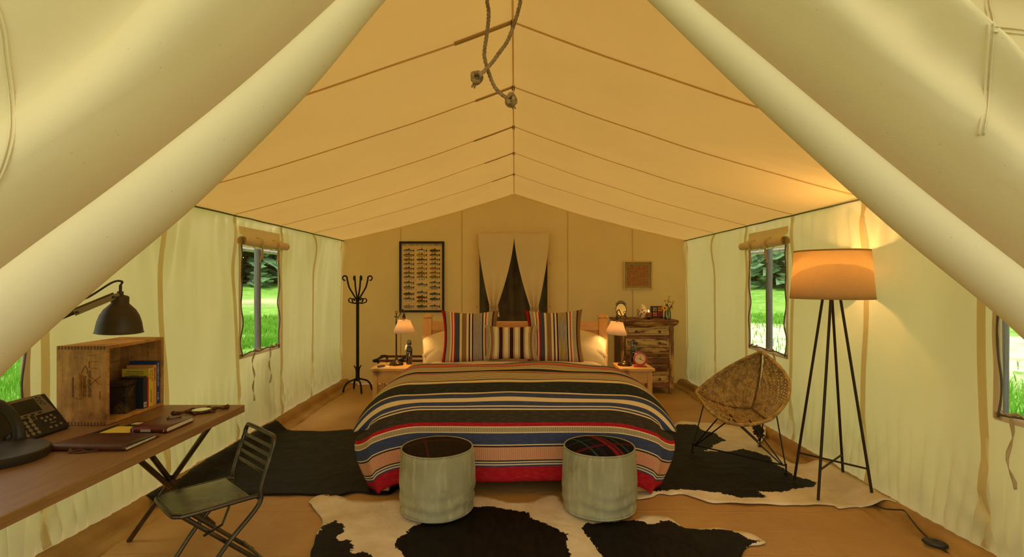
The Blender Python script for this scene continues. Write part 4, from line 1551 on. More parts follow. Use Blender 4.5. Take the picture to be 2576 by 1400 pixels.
MB(chM).tube([V((-XP, CD + 0.035 - 0.26, 0.05)), V((XP, CD + 0.035 - 0.26, 0.05))], 0.008, 8).build('stretcher', M_iron, chair)
for x in (-CW - 0.001, CW + 0.001):
    MB(chM).tube([V((x, CD - 0.09, CH - 0.016)), V((x, 0.03, CH - 0.09)), V((x, -0.045, CH - 0.115))], 0.011, 8, flat=0.3).build('folding_strut', M_iron, chair)
    MB(chM).lathe([(0.006, -0.012), (0.006, 0.012)], 8, frame((x, CD + 0.035, CH - 0.02), ry=PI / 2)).build('rivet', M_iron, chair)

# old explosives crate
M_crate = wood('old_crate_board', srgb(216, 162, 84), srgb(180, 124, 56), 2, 0.8, 0.75, bump=0.4, stain=srgb(96, 58, 26))
M_cratel = wood('old_crate_long_board', srgb(220, 166, 86), srgb(184, 128, 58), 1, 0.8, 0.75, bump=0.4, stain=srgb(96, 58, 26))
M_joint = mat('joint_end_grain', srgb(116, 76, 38), 0.9)
M_print = mat('faded_black_stencil', srgb(44, 28, 14), 0.9)
M_redp = mat('faded_red_paint', srgb(150, 70, 34), 0.9)
CX0, CX1, CY0, CY1, CZ = -2.085, -1.856, 2.386, 2.776, 0.362
crate = thing('wooden_crate', 'old wooden explosives crate lying on its side with books in it', 'crate', frame((CX0, CY0, DZ)))
for nm, y0, y1 in (('end_board', CY0, CY0 + 0.019), ('end_board', CY1 - 0.019, CY1)):
    zs = [DZ + 0.001, DZ + CZ * 0.48, DZ + CZ] if y0 == CY0 else [DZ + 0.001, DZ + CZ * 0.52, DZ + CZ]
    for i in range(1):
        MB().box(CX0, CX1, y0, y1, DZ + 0.001, DZ + CZ).build(nm, M_crate, crate, sm=0, bevel=0.0025)
MB().box(CX0 + 0.001, CX1 - 0.001, CY0 + 0.0192, CY1 - 0.0192, DZ + CZ - 0.016, DZ + CZ - 0.0005).build('top_board', M_cratel, crate, sm=0, bevel=0.0025)
MB().box(CX0 + 0.001, CX1 - 0.001, CY0 + 0.0192, CY1 - 0.0192, DZ + 0.001, DZ + 0.017).build('bottom_board', M_cratel, crate, sm=0, bevel=0.0025)
for z0, z1 in ((0.0175, 0.128), (0.130, 0.24), (0.242, 0.3455)):
    MB().box(CX0 + 0.001, CX0 + 0.014, CY0 + 0.0195, CY1 - 0.0195, DZ + z0, DZ + z1).build('back_board', M_cratel, crate, sm=0, bevel=0.0015)
for zc in (CZ - 0.008, 0.009):
    m = MB()
    for i in range(15):
        x = lerp(CX0 + 0.012, CX1 - 0.010, i / 14)
        m.box(x - 0.0038, x + 0.0038, CY0 - 0.0008, CY0 + 0.004, DZ + zc - 0.008, DZ + zc + 0.0075)
    m.build('finger_joint', M_joint, crate, sm=0)
    m = MB()
    for i in range(15):
        x = lerp(CX0 + 0.012, CX1 - 0.010, i / 14)
        m.box(x - 0.0038, x + 0.0038, CY1 - 0.018, CY1 - 0.002, DZ + CZ - 0.004, DZ + CZ + 0.0006)
MB().box(-1.992, -1.970, CY0 - 0.016, CY0, DZ + 0.125, DZ + 0.235).build('handle_cleat', M_crate, crate, sm=0, bevel=0.003)
MB().box(-2.012, -1.994, CY0 - 0.0015, CY0 + 0.001, DZ + 0.13, DZ + 0.22).build('cleat_scar', M_joint, crate, sm=0)
TM = Matrix(((0, 1, 0, -1.942), (0, 0, -1, CY0 - 0.0006), (-1, 0, 0, DZ + 0.226), (0, 0, 0, 1)))
text_mb('DANGEROUS', 0.018, Matrix.Translation((-0.019, 0, 0)) @ TM, xscale=0.86).build('lettering', M_print, crate, sm=0)
text_mb('HIGH EXPLOSIVES', 0.018, Matrix.Translation((0.002, 0, 0.026)) @ TM, xscale=0.86).build('lettering', M_print, crate, sm=0)
m = MB()
for a, b in (((-1.970, 0.240), (-1.964, 0.256)), ((-1.964, 0.256), (-1.953, 0.272)), ((-1.953, 0.272), (-1.943, 0.258)), ((-1.943, 0.258), (-1.943, 0.236))):
    m.tube([V((a[0], CY0 - 0.0004, DZ + a[1])), V((b[0], CY0 - 0.0004, DZ + b[1]))], 0.0009, 5)
m.build('arrow_mark', M_print, crate)
m = MB()
for a, b in (((-1.93, 0.185), (-1.885, 0.225)), ((-1.93, 0.225), (-1.885, 0.185)), ((-1.945, 0.318), (-1.895, 0.322)), ((-1.935, 0.29), (-1.895, 0.292)), ((-1.935, 0.292), (-1.935, 0.262)), ((-1.935, 0.262), (-1.895, 0.258)), ((-1.886, 0.12), (-1.886, 0.155))):
    m.tube([V((a[0], CY0 - 0.0002, DZ + a[1])), V(((a[0] + b[0]) / 2, CY0 - 0.0002, DZ + (a[1] + b[1]) / 2 + 0.002)), V((b[0], CY0 - 0.0002, DZ + b[1]))], 0.0028, 5, flat=0.2)
m.build('red_paint_marks', M_redp, crate)
m = MB()
for z in lin(0.03, 0.335, 8):
    m.lathe([(0.0022, 0), (0.0022, 0.001), (0.0005, 0.0016)], 6, frame((CX1, CY0 + 0.010 + 0.003 * nz(z * 30, 1), DZ + z), ry=PI / 2))
    m.lathe([(0.0022, 0), (0.0022, 0.001), (0.0005, 0.0016)], 6, frame((CX1, CY1 - 0.010, DZ + z), ry=PI / 2))
m.build('nail_heads', M_joint, crate)

# books inside
BZ = DZ + 0.0175
M_paper = mat('page_edges', srgb(222, 206, 166), 0.9, c2=srgb(200, 182, 140), scale=80)
M_inkd = mat('dark_ink', srgb(44, 30, 20), 0.8)
M_inkw = mat('pale_ink', srgb(226, 222, 206), 0.8)
M_inkr = mat('red_ink', srgb(150, 26, 26), 0.8)


def book(y0, y1, wd, ht, cc, lab, spine=None, front=None, soft=True, xs=-1.864):
    r = thing('book', lab, 'book', frame((xs, y0, BZ)), 'books standing in the crate')
    x0 = xs - wd
    t = 0.0016
    m = MB()
    m.box(x0, xs, y0, y0 + t, BZ, BZ + ht)
    m.box(x0, xs, y1 - t, y1, BZ, BZ + ht)
    m.box(xs - t, xs, y0 + t, y1 - t, BZ, BZ + ht)
    m.build('cover', cc, r, sm=0)
    MB().box(x0 + 0.002, xs - t - 0.0003, y0 + t + 0.0003, y1 - t - 0.0003, BZ + 0.002, BZ + ht - 0.003).build('pages', M_paper, r, sm=0)
    if spine:
        for s, size, zt_, ink, yo in spine:
            # reads downwards along the spine, which faces the room
            SM = Matrix(((0, 0, 1, xs + 0.0004), (0, 1, 0, (y0 + y1) / 2 + yo), (-1, 0, 0, BZ + zt_), (0, 0, 0, 1)))
            text_mb(s, size, SM, xscale=0.8).build('spine_lettering', ink, r, sm=0)
    if front:
        for s, size, xx, zz, ink in front:
            FM = Matrix(((1, 0, 0, xx), (0, 0, -1, y0 - 0.0004), (0, 1, 0, BZ + zz), (0, 0, 0, 1)))
            text_mb(s, size, FM, xscale=0.9).build('cover_lettering', ink, r, sm=0)
    return r


mk = lambda nm, c: mat(nm, c, 0.5, spec=0.4)
book(2.730, 2.755, 0.142, 0.222, mk('blue_cover', srgb(34, 60, 110)), 'tall blue book at the far end of the row in the crate',
     [('TO AMERICA WITH LOVE', 0.013, 0.212, M_inkw, -0.005), ('A. A. GILL', 0.012, 0.06, M_inkw, -0.005)])
book(2.706, 2.729, 0.138, 0.205, mk('peach_cover', srgb(216, 150, 88)), 'peach paperback between the yellow and the blue book in the crate',
     [('DESERT SOLITAIRE', 0.010, 0.195, M_inkd, -0.004)])
book(2.672, 2.705, 0.136, 0.193, mk('yellow_cover', srgb(214, 190, 62)), 'yellow paperback with dark spine lettering in the crate',
     [('BLOOD AND', 0.013, 0.187, M_inkr, 0.004), ('THUNDER', 0.013, 0.187, M_inkr, -0.010), ('HAMPTON SIDES', 0.011, 0.085, M_inkd, -0.003)],
     [('A NEW YORK TIMES Notable Book', 0.0064, -1.978, 0.176, M_inkd), ('A TIME, BOSTON GLOBE and WASHINGTON POST', 0.0048, -1.986, 0.166, M_inkd), ('Best Book of the Year', 0.006, -1.965, 0.156, M_inkd)])
book(2.660, 2.671, 0.110, 0.150, mk('red_cover', srgb(176, 22, 34)), 'thin red book beside the yellow paperback in the crate')
bk = book(2.632, 2.659, 0.112, 0.158, mk('slate_cover', srgb(38, 42, 46)), 'dark slate book behind the small tin box in the crate')
MB().box(-1.8636, -1.8632, 2.636, 2.655, BZ + 0.006, BZ + 0.030).build('barcode_label', M_inkw, bk, sm=0)
m = MB()
for i in range(6):
    m.box(-1.8632, -1.8628, 2.638 + i * 0.0028, 2.6392 + i * 0.0028, BZ + 0.009, BZ + 0.026)
m.build('barcode_bars', M_inkd, bk, sm=0)

M_tin = mat('rusty_tin', srgb(58, 42, 26), 0.6, 0.3, c2=srgb(30, 20, 14), scale=9, c3=srgb(120, 92, 44), scale3=12, bump=0.3, bscale=30)
tm = frame((-1.930, 2.570, BZ), 0.16)
tin = thing('tin_box', 'small rusty dark tin box with a lid inside the crate', 'box', tm)
MB(tm).box(-0.048, 0.048, -0.045, 0.045, 0, 0.128).build('body', M_tin, tin, sm=0, bevel=0.004)
MB(tm).box(-0.051, 0.051, -0.048, 0.048, 0.1285, 0.150).build('lid', M_tin, tin, sm=0, bevel=0.004)

# telephone
M_phg = mat('telephone_grey', srgb(120, 104, 74), 0.42)
M_phd = mat('telephone_charcoal', srgb(44, 40, 32), 0.45)
M_phs = mat('telephone_screen', srgb(40, 38, 24), 0.2, c2=srgb(52, 50, 32), scale=5)
M_key = mat('telephone_key', srgb(126, 112, 84), 0.4)
M_ring = mat('telephone_button_dark', srgb(74, 66, 48), 0.5)
# face plane: local x along the desk (+Y), local y up the slope, local z out of the face
ang = math.radians(52)
o0 = V((-1.985, 2.045, DZ + 0.012))
ux, uy = V((0, 1, 0)), V((-math.cos(ang), 0, math.sin(ang)))
uz = ux.cross(uy)
PM = Matrix(((ux.x, uy.x, uz.x, o0.x), (ux.y, uy.y, uz.y, o0.y), (ux.z, uy.z, uz.z, o0.z), (0, 0, 0, 1)))
phone = thing('desk_telephone', 'grey and charcoal desk telephone with a screen, standing by the crate', 'telephone', PM)
MB(PM).box(0.0, 0.300, -0.002, 0.186, -0.022, 0.0).build('body', M_phd, phone, sm=0, bevel=0.006)
MB(PM).prism([(0.078, 0.090), (0.285, 0.090), (0.268, 0.184), (0.078, 0.184)], 0.0002, 0.004).build('grey_faceplate', M_phg, phone, sm=0, bevel=0.0015)
MB(PM).prism([(0.150, 0.072), (0.185, 0.072), (0.185, 0.092), (0.150, 0.092)], 0.0002, 0.004).build('grey_tongue', M_phg, phone, sm=0, bevel=0.0015)
sc_ = MB(PM).box(0.100, 0.228, 0.108, 0.170, 0.0042, 0.0055).build('screen', M_phs, phone, sm=0)
MB(PM).box(0.2285, 0.232, 0.106, 0.172, 0.0042, 0.0062).build('screen_edge', M_key, phone, sm=0)
m = MB(PM)
for i in range(5):
    m.box(0.108, 0.150 + 0.01 * (i % 3), 0.158 - i * 0.010, 0.1592 - i * 0.010, 0.0056, 0.0059)
m.build('screen_lines', M_ring, sc_, sm=0)
text_mb('CISCO', 0.009, PM @ Matrix.Translation((0.100, 0.1735, 0.0043))).build('lettering', mat('red_print', srgb(150, 40, 34), 0.6), phone, sm=0)
key = None
for r_ in range(4):
    for c_ in range(3):
        p = V((0.100 + c_ * 0.026, 0.070 - r_ * 0.0185, 0))
        if key is None:
            key = MB(PM).lathe([(0.0085, 0.0002), (0.0085, 0.004), (0.006, 0.0058)], 14, Matrix.Translation(p)).build('key', M_key, phone)
            kp = p
        else:
            shift(key, p - kp)
key = None
for i in range(4):
    p = V((0.112 + i * 0.033, 0.098, 0.004))
    if key is None:
        key, kp = MB(PM).box(p.x - 0.008, p.x + 0.008, p.y - 0.003, p.y + 0.003, p.z + 0.0002, p.z + 0.002).build('soft_key', M_phd, phone, sm=0), p
    else:
        shift(key, p - kp)
key = None
for x, y in ((0.243, 0.172), (0.256, 0.165), (0.240, 0.157), (0.253, 0.150), (0.243, 0.141), (0.258, 0.135)):
    p = V((x, y, 0.004))
    if key is None:
        key, kp = MB(PM).lathe([(0.0048, 0.0002), (0.0048, 0.002), (0.003, 0.0026)], 12, Matrix.Translation(p)).build('line_button', M_ring, phone), p
    else:
        shift(key, p - kp)
key = None
for x, y in ((0.205, 0.072), (0.228, 0.070), (0.251, 0.074), (0.212, 0.056), (0.235, 0.054), (0.258, 0.058), (0.214, 0.020), (0.240, 0.020), (0.266, 0.024)):
    p = V((x, y, 0))
    if key is None:
        key, kp = MB(PM).lathe([(0.0062, 0.0002), (0.0062, 0.003), (0.004, 0.0042)], 12, Matrix.Translation(p)).build('feature_button', M_key, phone), p
    else:
        shift(key, p - kp)
MB(PM).box(0.222, 0.252, 0.037, 0.042, 0.0002, 0.003).build('volume_bar', M_key, phone, sm=0, bevel=0.001)
MB(PM).box(0.161, 0.175, 0.074, 0.094, 0.0042, 0.008).build('rocker', M_phd, phone, sm=0, bevel=0.003)
hs = spline([V((0.034, 0.176, 0.030)), V((0.036, 0.160, 0.046)), V((0.038, 0.125, 0.058)), V((0.038, 0.085, 0.060)), V((0.036, 0.045, 0.054)), V((0.034, 0.012, 0.036)), V((0.034, 0.004, 0.026))], 6)
nh = len(hs)
rad = [0.026 - 0.007 * math.sin(PI * i / (nh - 1)) - (0.006 if i in (0, nh - 1) else 0) for i in range(nh)]
h = MB(PM).tube(hs, rad, 14, flat=0.9).build('handset', M_phd, phone, sm=1.2)
for y in (0.162, 0.018):
    MB(PM).lathe([(0.024, 0.0), (0.027, 0.012), (0.024, 0.028)], 16, Matrix.Translation((0.035, y, 0.002))).build('ear_cap', M_phd, h, sm=1.2)
MB().tube(spline([V((-2.00, 2.06, DZ + 0.012)), V((-1.985, 2.075, DZ + 0.006)), V((-1.965, 2.095, DZ + 0.006)), V((-1.97, 2.12, DZ + 0.01))], 6), 0.003, 6).build('cord', M_phd, phone)
MB(PM).prism([(0.03, 0.0), (0.27, 0.0), (0.27, 0.03), (0.03, 0.03)], -0.06, -0.0222).build('foot', M_phd, phone, sm=0)

# desk lamp
M_lampm = mat('dark_bronze_lamp', srgb(70, 60, 42), 0.45, 0.4, c2=srgb(56, 48, 34), scale=5)
M_lampin = mat('lamp_inside', srgb(170, 160, 130), 0.5)
M_arm = mat('brushed_arm', srgb(132, 112, 78), 0.4, 0.6)
lb = V((-1.905, 1.930, DZ))
lamp = thing('desk_lamp', 'dark bell-shaped desk lamp on a jointed arm over the crate', 'lamp', frame(lb))
MB(frame(lb)).lathe([(0.001, 0.0), (0.150, 0.0), (0.152, 0.004), (0.152, 0.030), (0.148, 0.034), (0.001, 0.034)], 56).build('base', M_lampm, lamp, sm=0.5)
elbow = V((-1.905, 1.93, 1.168))
MB().tube([lb + V((0, 0, 0.034)), elbow], 0.008, 10).build('post', M_arm, lamp)
head = V((-1.738, 2.275, 1.335))
d = (head - elbow)
MB().tube([elbow, elbow + d * 0.66], 0.009, 10).build('arm', M_lampm, lamp)
MB().ball(elbow, 0.016).build('elbow_joint', M_lampm, lamp)
s_, u_ = basis(d)
bracket = MB()
for k in (-1, 1):
    o = s_ * 0.020 * k
    p0, p1 = elbow + d * 0.60 + o, head + o + d.normalized() * 0.012
    bracket.ribbon([p0, p1], u_, 0.022, 0.003)
bracket.build('bracket', M_arm, lamp, sm=0)
m = MB()
for t in (0.62, 0.97):
    p = elbow + d * t
    m.tube([p - s_ * 0.028, p + s_ * 0.028], 0.006, 8)
m.build('thumb_bolts', M_lampm, lamp)
SM = frame(head + V((0.012, 0.02, -0.015)), rx=0.03, ry=0.05)
MB(SM).lathe([(0.001, 0.034), (0.012, 0.034), (0.012, 0.020), (0.030, 0.014), (0.033, 0.008), (0.033, -0.018), (0.040, -0.026), (0.058, -0.045), (0.072, -0.070), (0.081, -0.100), (0.086, -0.130), (0.088, -0.142), (0.091, -0.145), (0.088, -0.146), (0.083, -0.128), (0.070, -0.075), (0.050, -0.045), (0.02, -0.03), (0.001, -0.03)], 40).build('shade', M_lampm, lamp, sm=0.9)
MB(SM).lathe([(0.001, 0.06), (0.006, 0.06), (0.006, 0.034)], 10).build('cap', M_lampm, lamp)
MB().tube(spline([head + V((0.012, 0.02, 0.044)), head + V((0.02, 0.02, 0.062)), head + V((0.0, -0.01, 0.058)), head + V((-0.05, -0.08, -0.005)), head + V((-0.075, -0.13, -0.02))], 7), 0.0045, 8).build('cord', M_phd, lamp)
MB(SM).ball((0, 0, -0.085), (0.026, 0.026, 0.034)).build('bulb', mat('unlit_bulb', srgb(225, 220, 205), 0.3), lamp)

# leather things and papers
M_leather = mat('brown_leather', srgb(92, 52, 28), 0.42, c2=srgb(70, 38, 20), scale=10, bump=0.25, bscale=120, bdist=0.001)
M_oxblood = mat('oxblood_leather', srgb(104, 40, 20), 0.38, c2=srgb(80, 28, 14), scale=10, bump=0.2, bscale=120, bdist=0.001)
pf = thing('leather_portfolio', 'large brown leather portfolio with a thong tie at the front of the desk', 'portfolio', frame((-1.655, 2.12, DZ)))


def wrap(x0, x1, y0, y1, z0, h, t, nm, m_, root, warp=0.0):
    """a leather cover folded around a spine on the near side"""
    prof = [(y1, h), (y0 + 0.012, h), (y0 + 0.004, h - 0.003), (y0, h * 0.5), (y0 + 0.004, 0.003), (y0 + 0.012, 0.0008), (y1, 0.0008)]
    f = lambda x, i: V((x, prof[int(i)][0] + (0.006 * nz(x * 9, 1.5) if int(i) in (0, 6) else 0), z0 + prof[int(i)][1] - warp * smooth(y0 + 0.03, y1, prof[int(i)][0]) * (1 if int(i) < 3 else 0) + 0.0015 * abs(nz(x * 11, i)) * (1 if int(i) < 2 else 0)))
    return MB().grid(f, lin(x0, x1, 14), list(range(7)), flip=True).build(nm, m_, root, sm=1.2, solid=t)


wrap(-1.800, -1.500, 2.022, 2.222, DZ + 0.001, 0.022, 0.002, 'cover', M_leather, pf, 0.010)
MB().box(-1.795, -1.508, 2.030, 2.205, DZ + 0.003, DZ + 0.010).build('papers', M_paper, pf, sm=0)
MB().tube(spline([V((-1.71, 2.018, DZ + 0.012)), V((-1.69, 2.008, DZ + 0.008)), V((-1.665, 2.012, DZ + 0.010)), V((-1.63, 2.010, DZ + 0.006)), V((-1.60, 2.016, DZ + 0.010))], 6), 0.0028, 6).build('thong', M_leather, pf)
m = MB()
for dx in (0, 0.012):
    m.tube(spline([V((-1.705, 2.014, DZ + 0.012)), V((-1.700 + dx, 1.998, DZ + 0.006)), V((-1.67 + dx, 2.0, DZ + 0.004)), V((-1.645 + dx, 2.006, DZ + 0.006))], 5), 0.0022, 6)
m.build('knot', M_leather, pf)

jr = thing('leather_journal', 'oxblood leather journal with a stitched spine on the yellow pad', 'journal', frame((-1.58, 2.36, DZ)))
wrap(-1.655, -1.498, 2.258, 2.455, DZ + 0.004, 0.022, 0.0022, 'cover', M_oxblood, jr, 0.002)
MB().box(-1.648, -1.503, 2.266, 2.448, DZ + 0.007, DZ + 0.022).build('pages', M_paper, jr, sm=0)
m = MB()
for z in (0.010, 0.014, 0.018):
    m.tube([V((-1.610, 2.2568 - 0.0006, DZ + z)), V((-1.567, 2.2568 - 0.0006, DZ + z))], 0.0009, 5)
for x in (-1.645, -1.512):
    m.tube([V((x, 2.2565, DZ + 0.009)), V((x + 0.003, 2.2565, DZ + 0.019))], 0.0009, 5)
m.build('stitches', M_inkw, jr)
MB().ribbon(spline([V((-1.55, 2.44, DZ + 0.027)), V((-1.56, 2.41, DZ + 0.029)), V((-1.59, 2.40, DZ + 0.028)), V((-1.60, 2.43, DZ + 0.028))], 5), (0, 0, 1), 0.004, 0.002).build('strap', M_oxblood, jr)
o = MB().box(-1.79, -1.665, 2.262, 2.362, DZ + 0.0005, DZ + 0.0040).build('yellow_notepad', mat('yellow_paper', srgb(222, 196, 70), 0.8), None, sm=0)
tag(o, 'yellow paper notepad lying flat between the pencil and the journal', 'notepad')
bkl = thing('booklet', 'small black and red printed booklet tucked beside the journal', 'booklet', frame((-1.72, 2.40, DZ)))
MB().box(-1.765, -1.665, 2.372, 2.445, DZ + 0.0005, DZ + 0.003).build('cover', M_phd, bkl, sm=0)
MB().box(-1.70, -1.668, 2.374, 2.40, DZ + 0.0031, DZ + 0.0035).build('red_panel', M_inkr, bkl, sm=0)
MB().box(-1.755, -1.712, 2.395, 2.43, DZ + 0.0031, DZ + 0.0035).build('pale_picture', M_paper, bkl, sm=0)
pc = thing('pencil', 'black pencil with a sharpened tip lying in front of the crate', 'pencil', frame((-1.815, 2.21, DZ)))
PA, PB = V((-1.813, 2.205, DZ + 0.0045)), V((-1.800, 2.384, DZ + 0.0045))
dd = (PB - PA).normalized()
MB().tube([PA + dd * 0.018, PB], 0.0042, 6).build('shaft', M_phd, pc, sm=0)
MB().tube([PA + dd * 0.004, PA + dd * 0.018], [0.001, 0.0040], 8).build('tip', M_paper, pc)
MB().tube([PA, PA + dd * 0.004], [0.0003, 0.001], 6).build('lead', M_phd, pc)

M_carved = mat('carved_bronze', srgb(108, 72, 30), 0.4, 0.5, c2=srgb(60, 38, 16), scale=60)
M_mirror = mat('mirror_glass', srgb(236, 232, 212), 0.04, 1.0)
hm = frame((-1.572, 2.632, DZ), 0.62)
mg = thing('hand_mirror', 'small oval hand mirror in carved bronze near the end of the desk', 'mirror', hm)
MB(hm).lathe([(0.001, 0.002), (0.048, 0.002), (0.052, 0.008), (0.050, 0.014), (0.044, 0.016), (0.042, 0.014), (0.001, 0.014)], 32).build('frame', M_carved, mg)
MB(hm).lathe([(0.001, 0.018), (0.02, 0.0176), (0.0415, 0.0145)], 32, cap=False).build('glass', M_mirror, mg)
for s in (-1, 1):
    m = MB(hm)
    m.tube(spline([V((s * 0.045, 0.0, 0.010)), V((s * 0.07, 0.006, 0.010)), V((s * 0.09, -0.004, 0.010)), V((s * 0.112, 0.004, 0.010))], 5), [0.009] * 5 + [0.007] * 5 + [0.009] * 5 + [0.011], 8)
    m.ball((s * 0.116, 0.004, 0.012), 0.011)
    m.tube(spline([V((s * 0.106, 0.0, 0.012)), V((s * 0.11, 0.016, 0.01)), V((s * 0.125, 0.024, 0.007))], 4), 0.006, 6)
    m.build('handle' if s > 0 else 'tail_ornament', M_carved, mg)
for a in (-0.9, -2.2, 0.9, 2.2):
    MB(hm).tube(spline([V((0.046 * math.cos(a), 0.046 * math.sin(a), 0.010)), V((0.062 * math.cos(a), 0.062 * math.sin(a), 0.010)), V((0.072 * math.cos(a + 0.2), 0.072 * math.sin(a + 0.2), 0.006))], 4), [0.008] * 5 + [0.006] * 4, 8).build('claw', M_carved, mg)

# ================================================================== along the back wall
M_wrought = mat('black_wrought_iron', srgb(26, 22, 18), 0.5, 0.5, c2=srgb(40, 34, 26), scale=20, bump=0.2, bscale=60)
rx, ry = -1.995, 6.66
rack = thing('coat_rack', 'black wrought iron coat rack with curled hooks in the left back corner', 'coat rack', frame((rx, ry, 0)))
MB().tube([V((rx, ry, z)) for z in lin(0.13, 1.13, 10)], 0.020, 8).build('pole', M_wrought, rack)


def curl(c, a, r0, start, turns, n=14):
    out = []
    return out


for k in range(4):
    a = 2 * PI * k / 4 + 0.55
    ca, sa = math.cos(a), math.sin(a)
    P3 = lambda r, z: V((rx + ca * r, ry + sa * r, z))
    pts = spline([P3(0.014, 0.27), P3(0.016, 0.17), P3(0.05, 0.150), P3(0.12, 0.125), P3(0.165, 0.07), P3(0.178, 0.012), P3(0.190, 0.008)], 6)
    MB().tube(pts, 0.012, 8, flat=0.7).build('leg', M_wrought, rack)
    MB().tube([P3(0.015, 0.25), P3(0.020, 0.29), P3(0.045, 0.33)], [0.010, 0.010, 0.006], 8).build('collar_leaf', M_wrought, rack)
    up = [P3(0.006, 1.06), P3(0.012, 1.15), P3(0.060, 1.24), P3(0.105, 1.32), P3(0.130, 1.42)]
    up = spline(up, 5) + [P3(0.158 - 0.028 * math.cos(q), 1.435 + 0.028 * math.sin(q)) for q in lin(0.2, 4.9, 14)]
    MB().tube(up, 0.0105, 8, flat=0.7).build('upper_hook', M_wrought, rack)
    a2 = a + PI / 4
    ca2, sa2 = math.cos(a2), math.sin(a2)
    P4 = lambda r, z: V((rx + ca2 * r, ry + sa2 * r, z))
    lo = spline([P4(0.008, 1.13), P4(0.05, 1.115), P4(0.10, 1.125)], 5) + [P4(0.10 + 0.026 * math.sin(q), 1.152 - 0.026 * math.cos(q)) for q in lin(0.2, 4.9, 14)]
    MB().tube(lo, 0.0100, 8, flat=0.7).build('lower_hook', M_wrought, rack)

# ------------------------------------------------------------------ fish poster
PY = YB - 0.030
px0, px1, pz0, pz1 = -1.564, -0.954, 0.974, 1.934
M_blackfr = mat('black_frame', srgb(24, 18, 14), 0.4)
M_posterp = mat('poster_paper', srgb(226, 196, 142), 0.85)
poster = thing('framed_poster', 'black framed poster of rows of trout and salmon on the back wall', 'poster', frame(((px0 + px1) / 2, PY, pz0)))
fw = 0.030
for x0, x1, z0, z1 in ((px0, px0 + fw, pz0, pz1), (px1 - fw, px1, pz0, pz1), (px0 + fw, px1 - fw, pz0, pz0 + fw), (px0 + fw, px1 - fw, pz1 - fw, pz1)):
    MB().box(x0, x1, PY - 0.012, PY + 0.012, z0, z1).build('frame_bar', M_blackfr, poster, sm=0, bevel=0.002)
MB().box(px0 + fw, px1 - fw, PY + 0.002, PY + 0.006, pz0 + fw, pz1 - fw).build('sheet', M_posterp, poster, sm=0)
M_ink = mat('poster_ink', srgb(70, 56, 38), 0.8)
# sheet coordinates: photo-measured fractions of the sheet, printed just in front of it
sx0, sx1, sz0, sz1 = px0 + fw, px1 - fw, pz0 + fw, pz1 - fw
TX = Matrix(((1, 0, 0, 0), (0, 0, -1, PY + 0.0017), (0, 1, 0, 0), (0, 0, 0, 1)))
cx = (sx0 + sx1) / 2
for s, size, z, xs_ in (('TROUT, SALMON AND CHAR OF NORTH AMERICA II', 0.0235, sz1 - 0.024, 0.93), ('TROUT', 0.010, sz1 - 0.057, 1.0), ('PACIFIC SALMON', 0.010, sz0 + 0.408, 1.0), ('CHAR', 0.010, sz0 + 0.276, 1.0)):
    text_mb(s, size, Matrix.Translation((cx, 0, z)) @ TX, depth=0.0002, align='CENTER', xscale=xs_ * (1.04 if size > 0.02 else 1), bold=size * 0.035).build('lettering', M_ink, poster, sm=0)
m = MB()
for z, a, b in ((sz1 - 0.036, 0.0, 1.0), (sz1 - 0.060, 0.10, 0.40), (sz1 - 0.060, 0.60, 0.90), (sz0 + 0.405, 0.10, 0.36), (sz0 + 0.405, 0.64, 0.90), (sz0 + 0.273, 0.10, 0.40), (sz0 + 0.273, 0.58, 0.90), (sz0 + 0.090, 0.10, 0.90), (sz0 + 0.018, 0.02, 0.98)):
    m.box(lerp(sx0, sx1, a), lerp(sx0, sx1, b), PY + 0.0012, PY + 0.0017, z, z + 0.0016)
m.build('rules', M_ink, poster, sm=0)


def fish_shape(n=16):
    """outline strips of one trout, nose at the left, length 1"""
    vs, fs, kind = [], [], []
    top = lambda t: 0.115 * math.sin(PI * min(1, t * 1.12 + 0.02)) ** 0.75 * (1 - 0.25 * t) if t < 0.86 else 0.036
    for i in range(n + 1):
        t = i / n * 0.86
        h = max(0.012, 0.112 * (math.sin(PI * (t / 0.86) ** 0.72) ** 0.8) * (1 - 0.1 * t) + 0.030 * t)
        vs += [(t, h * 0.85), (t, h * 0.25), (t, -h * 0.45), (t, -h)]
    for i in range(n):
        for k in range(3):
            a = i * 4 + k
            fs.append((a, a + 1, a + 5, a + 4))
            kind.append(k)
    def poly(p, kd):
        b_ = len(vs)
        vs.extend(p)
        fs.append(tuple(range(b_, b_ + len(p))))
        kind.append(kd)
    poly([(0.84, 0.03), (0.84, -0.035), (1.0, -0.115), (0.955, 0.0), (1.0, 0.12)], 3)
    poly([(0.42, 0.09), (0.60, 0.085), (0.57, 0.12), (0.47, 0.165)], 3)
    poly([(0.74, 0.055), (0.79, 0.045), (0.80, 0.085)], 3)
    poly([(0.24, -0.09), (0.30, -0.10), (0.27, -0.17), (0.22, -0.155)], 3)
    poly([(0.50, -0.105), (0.57, -0.10), (0.58, -0.17), (0.53, -0.16)], 3)
    poly([(0.68, -0.07), (0.76, -0.055), (0.77, -0.14), (0.72, -0.135)], 3)
    return vs, fs, kind


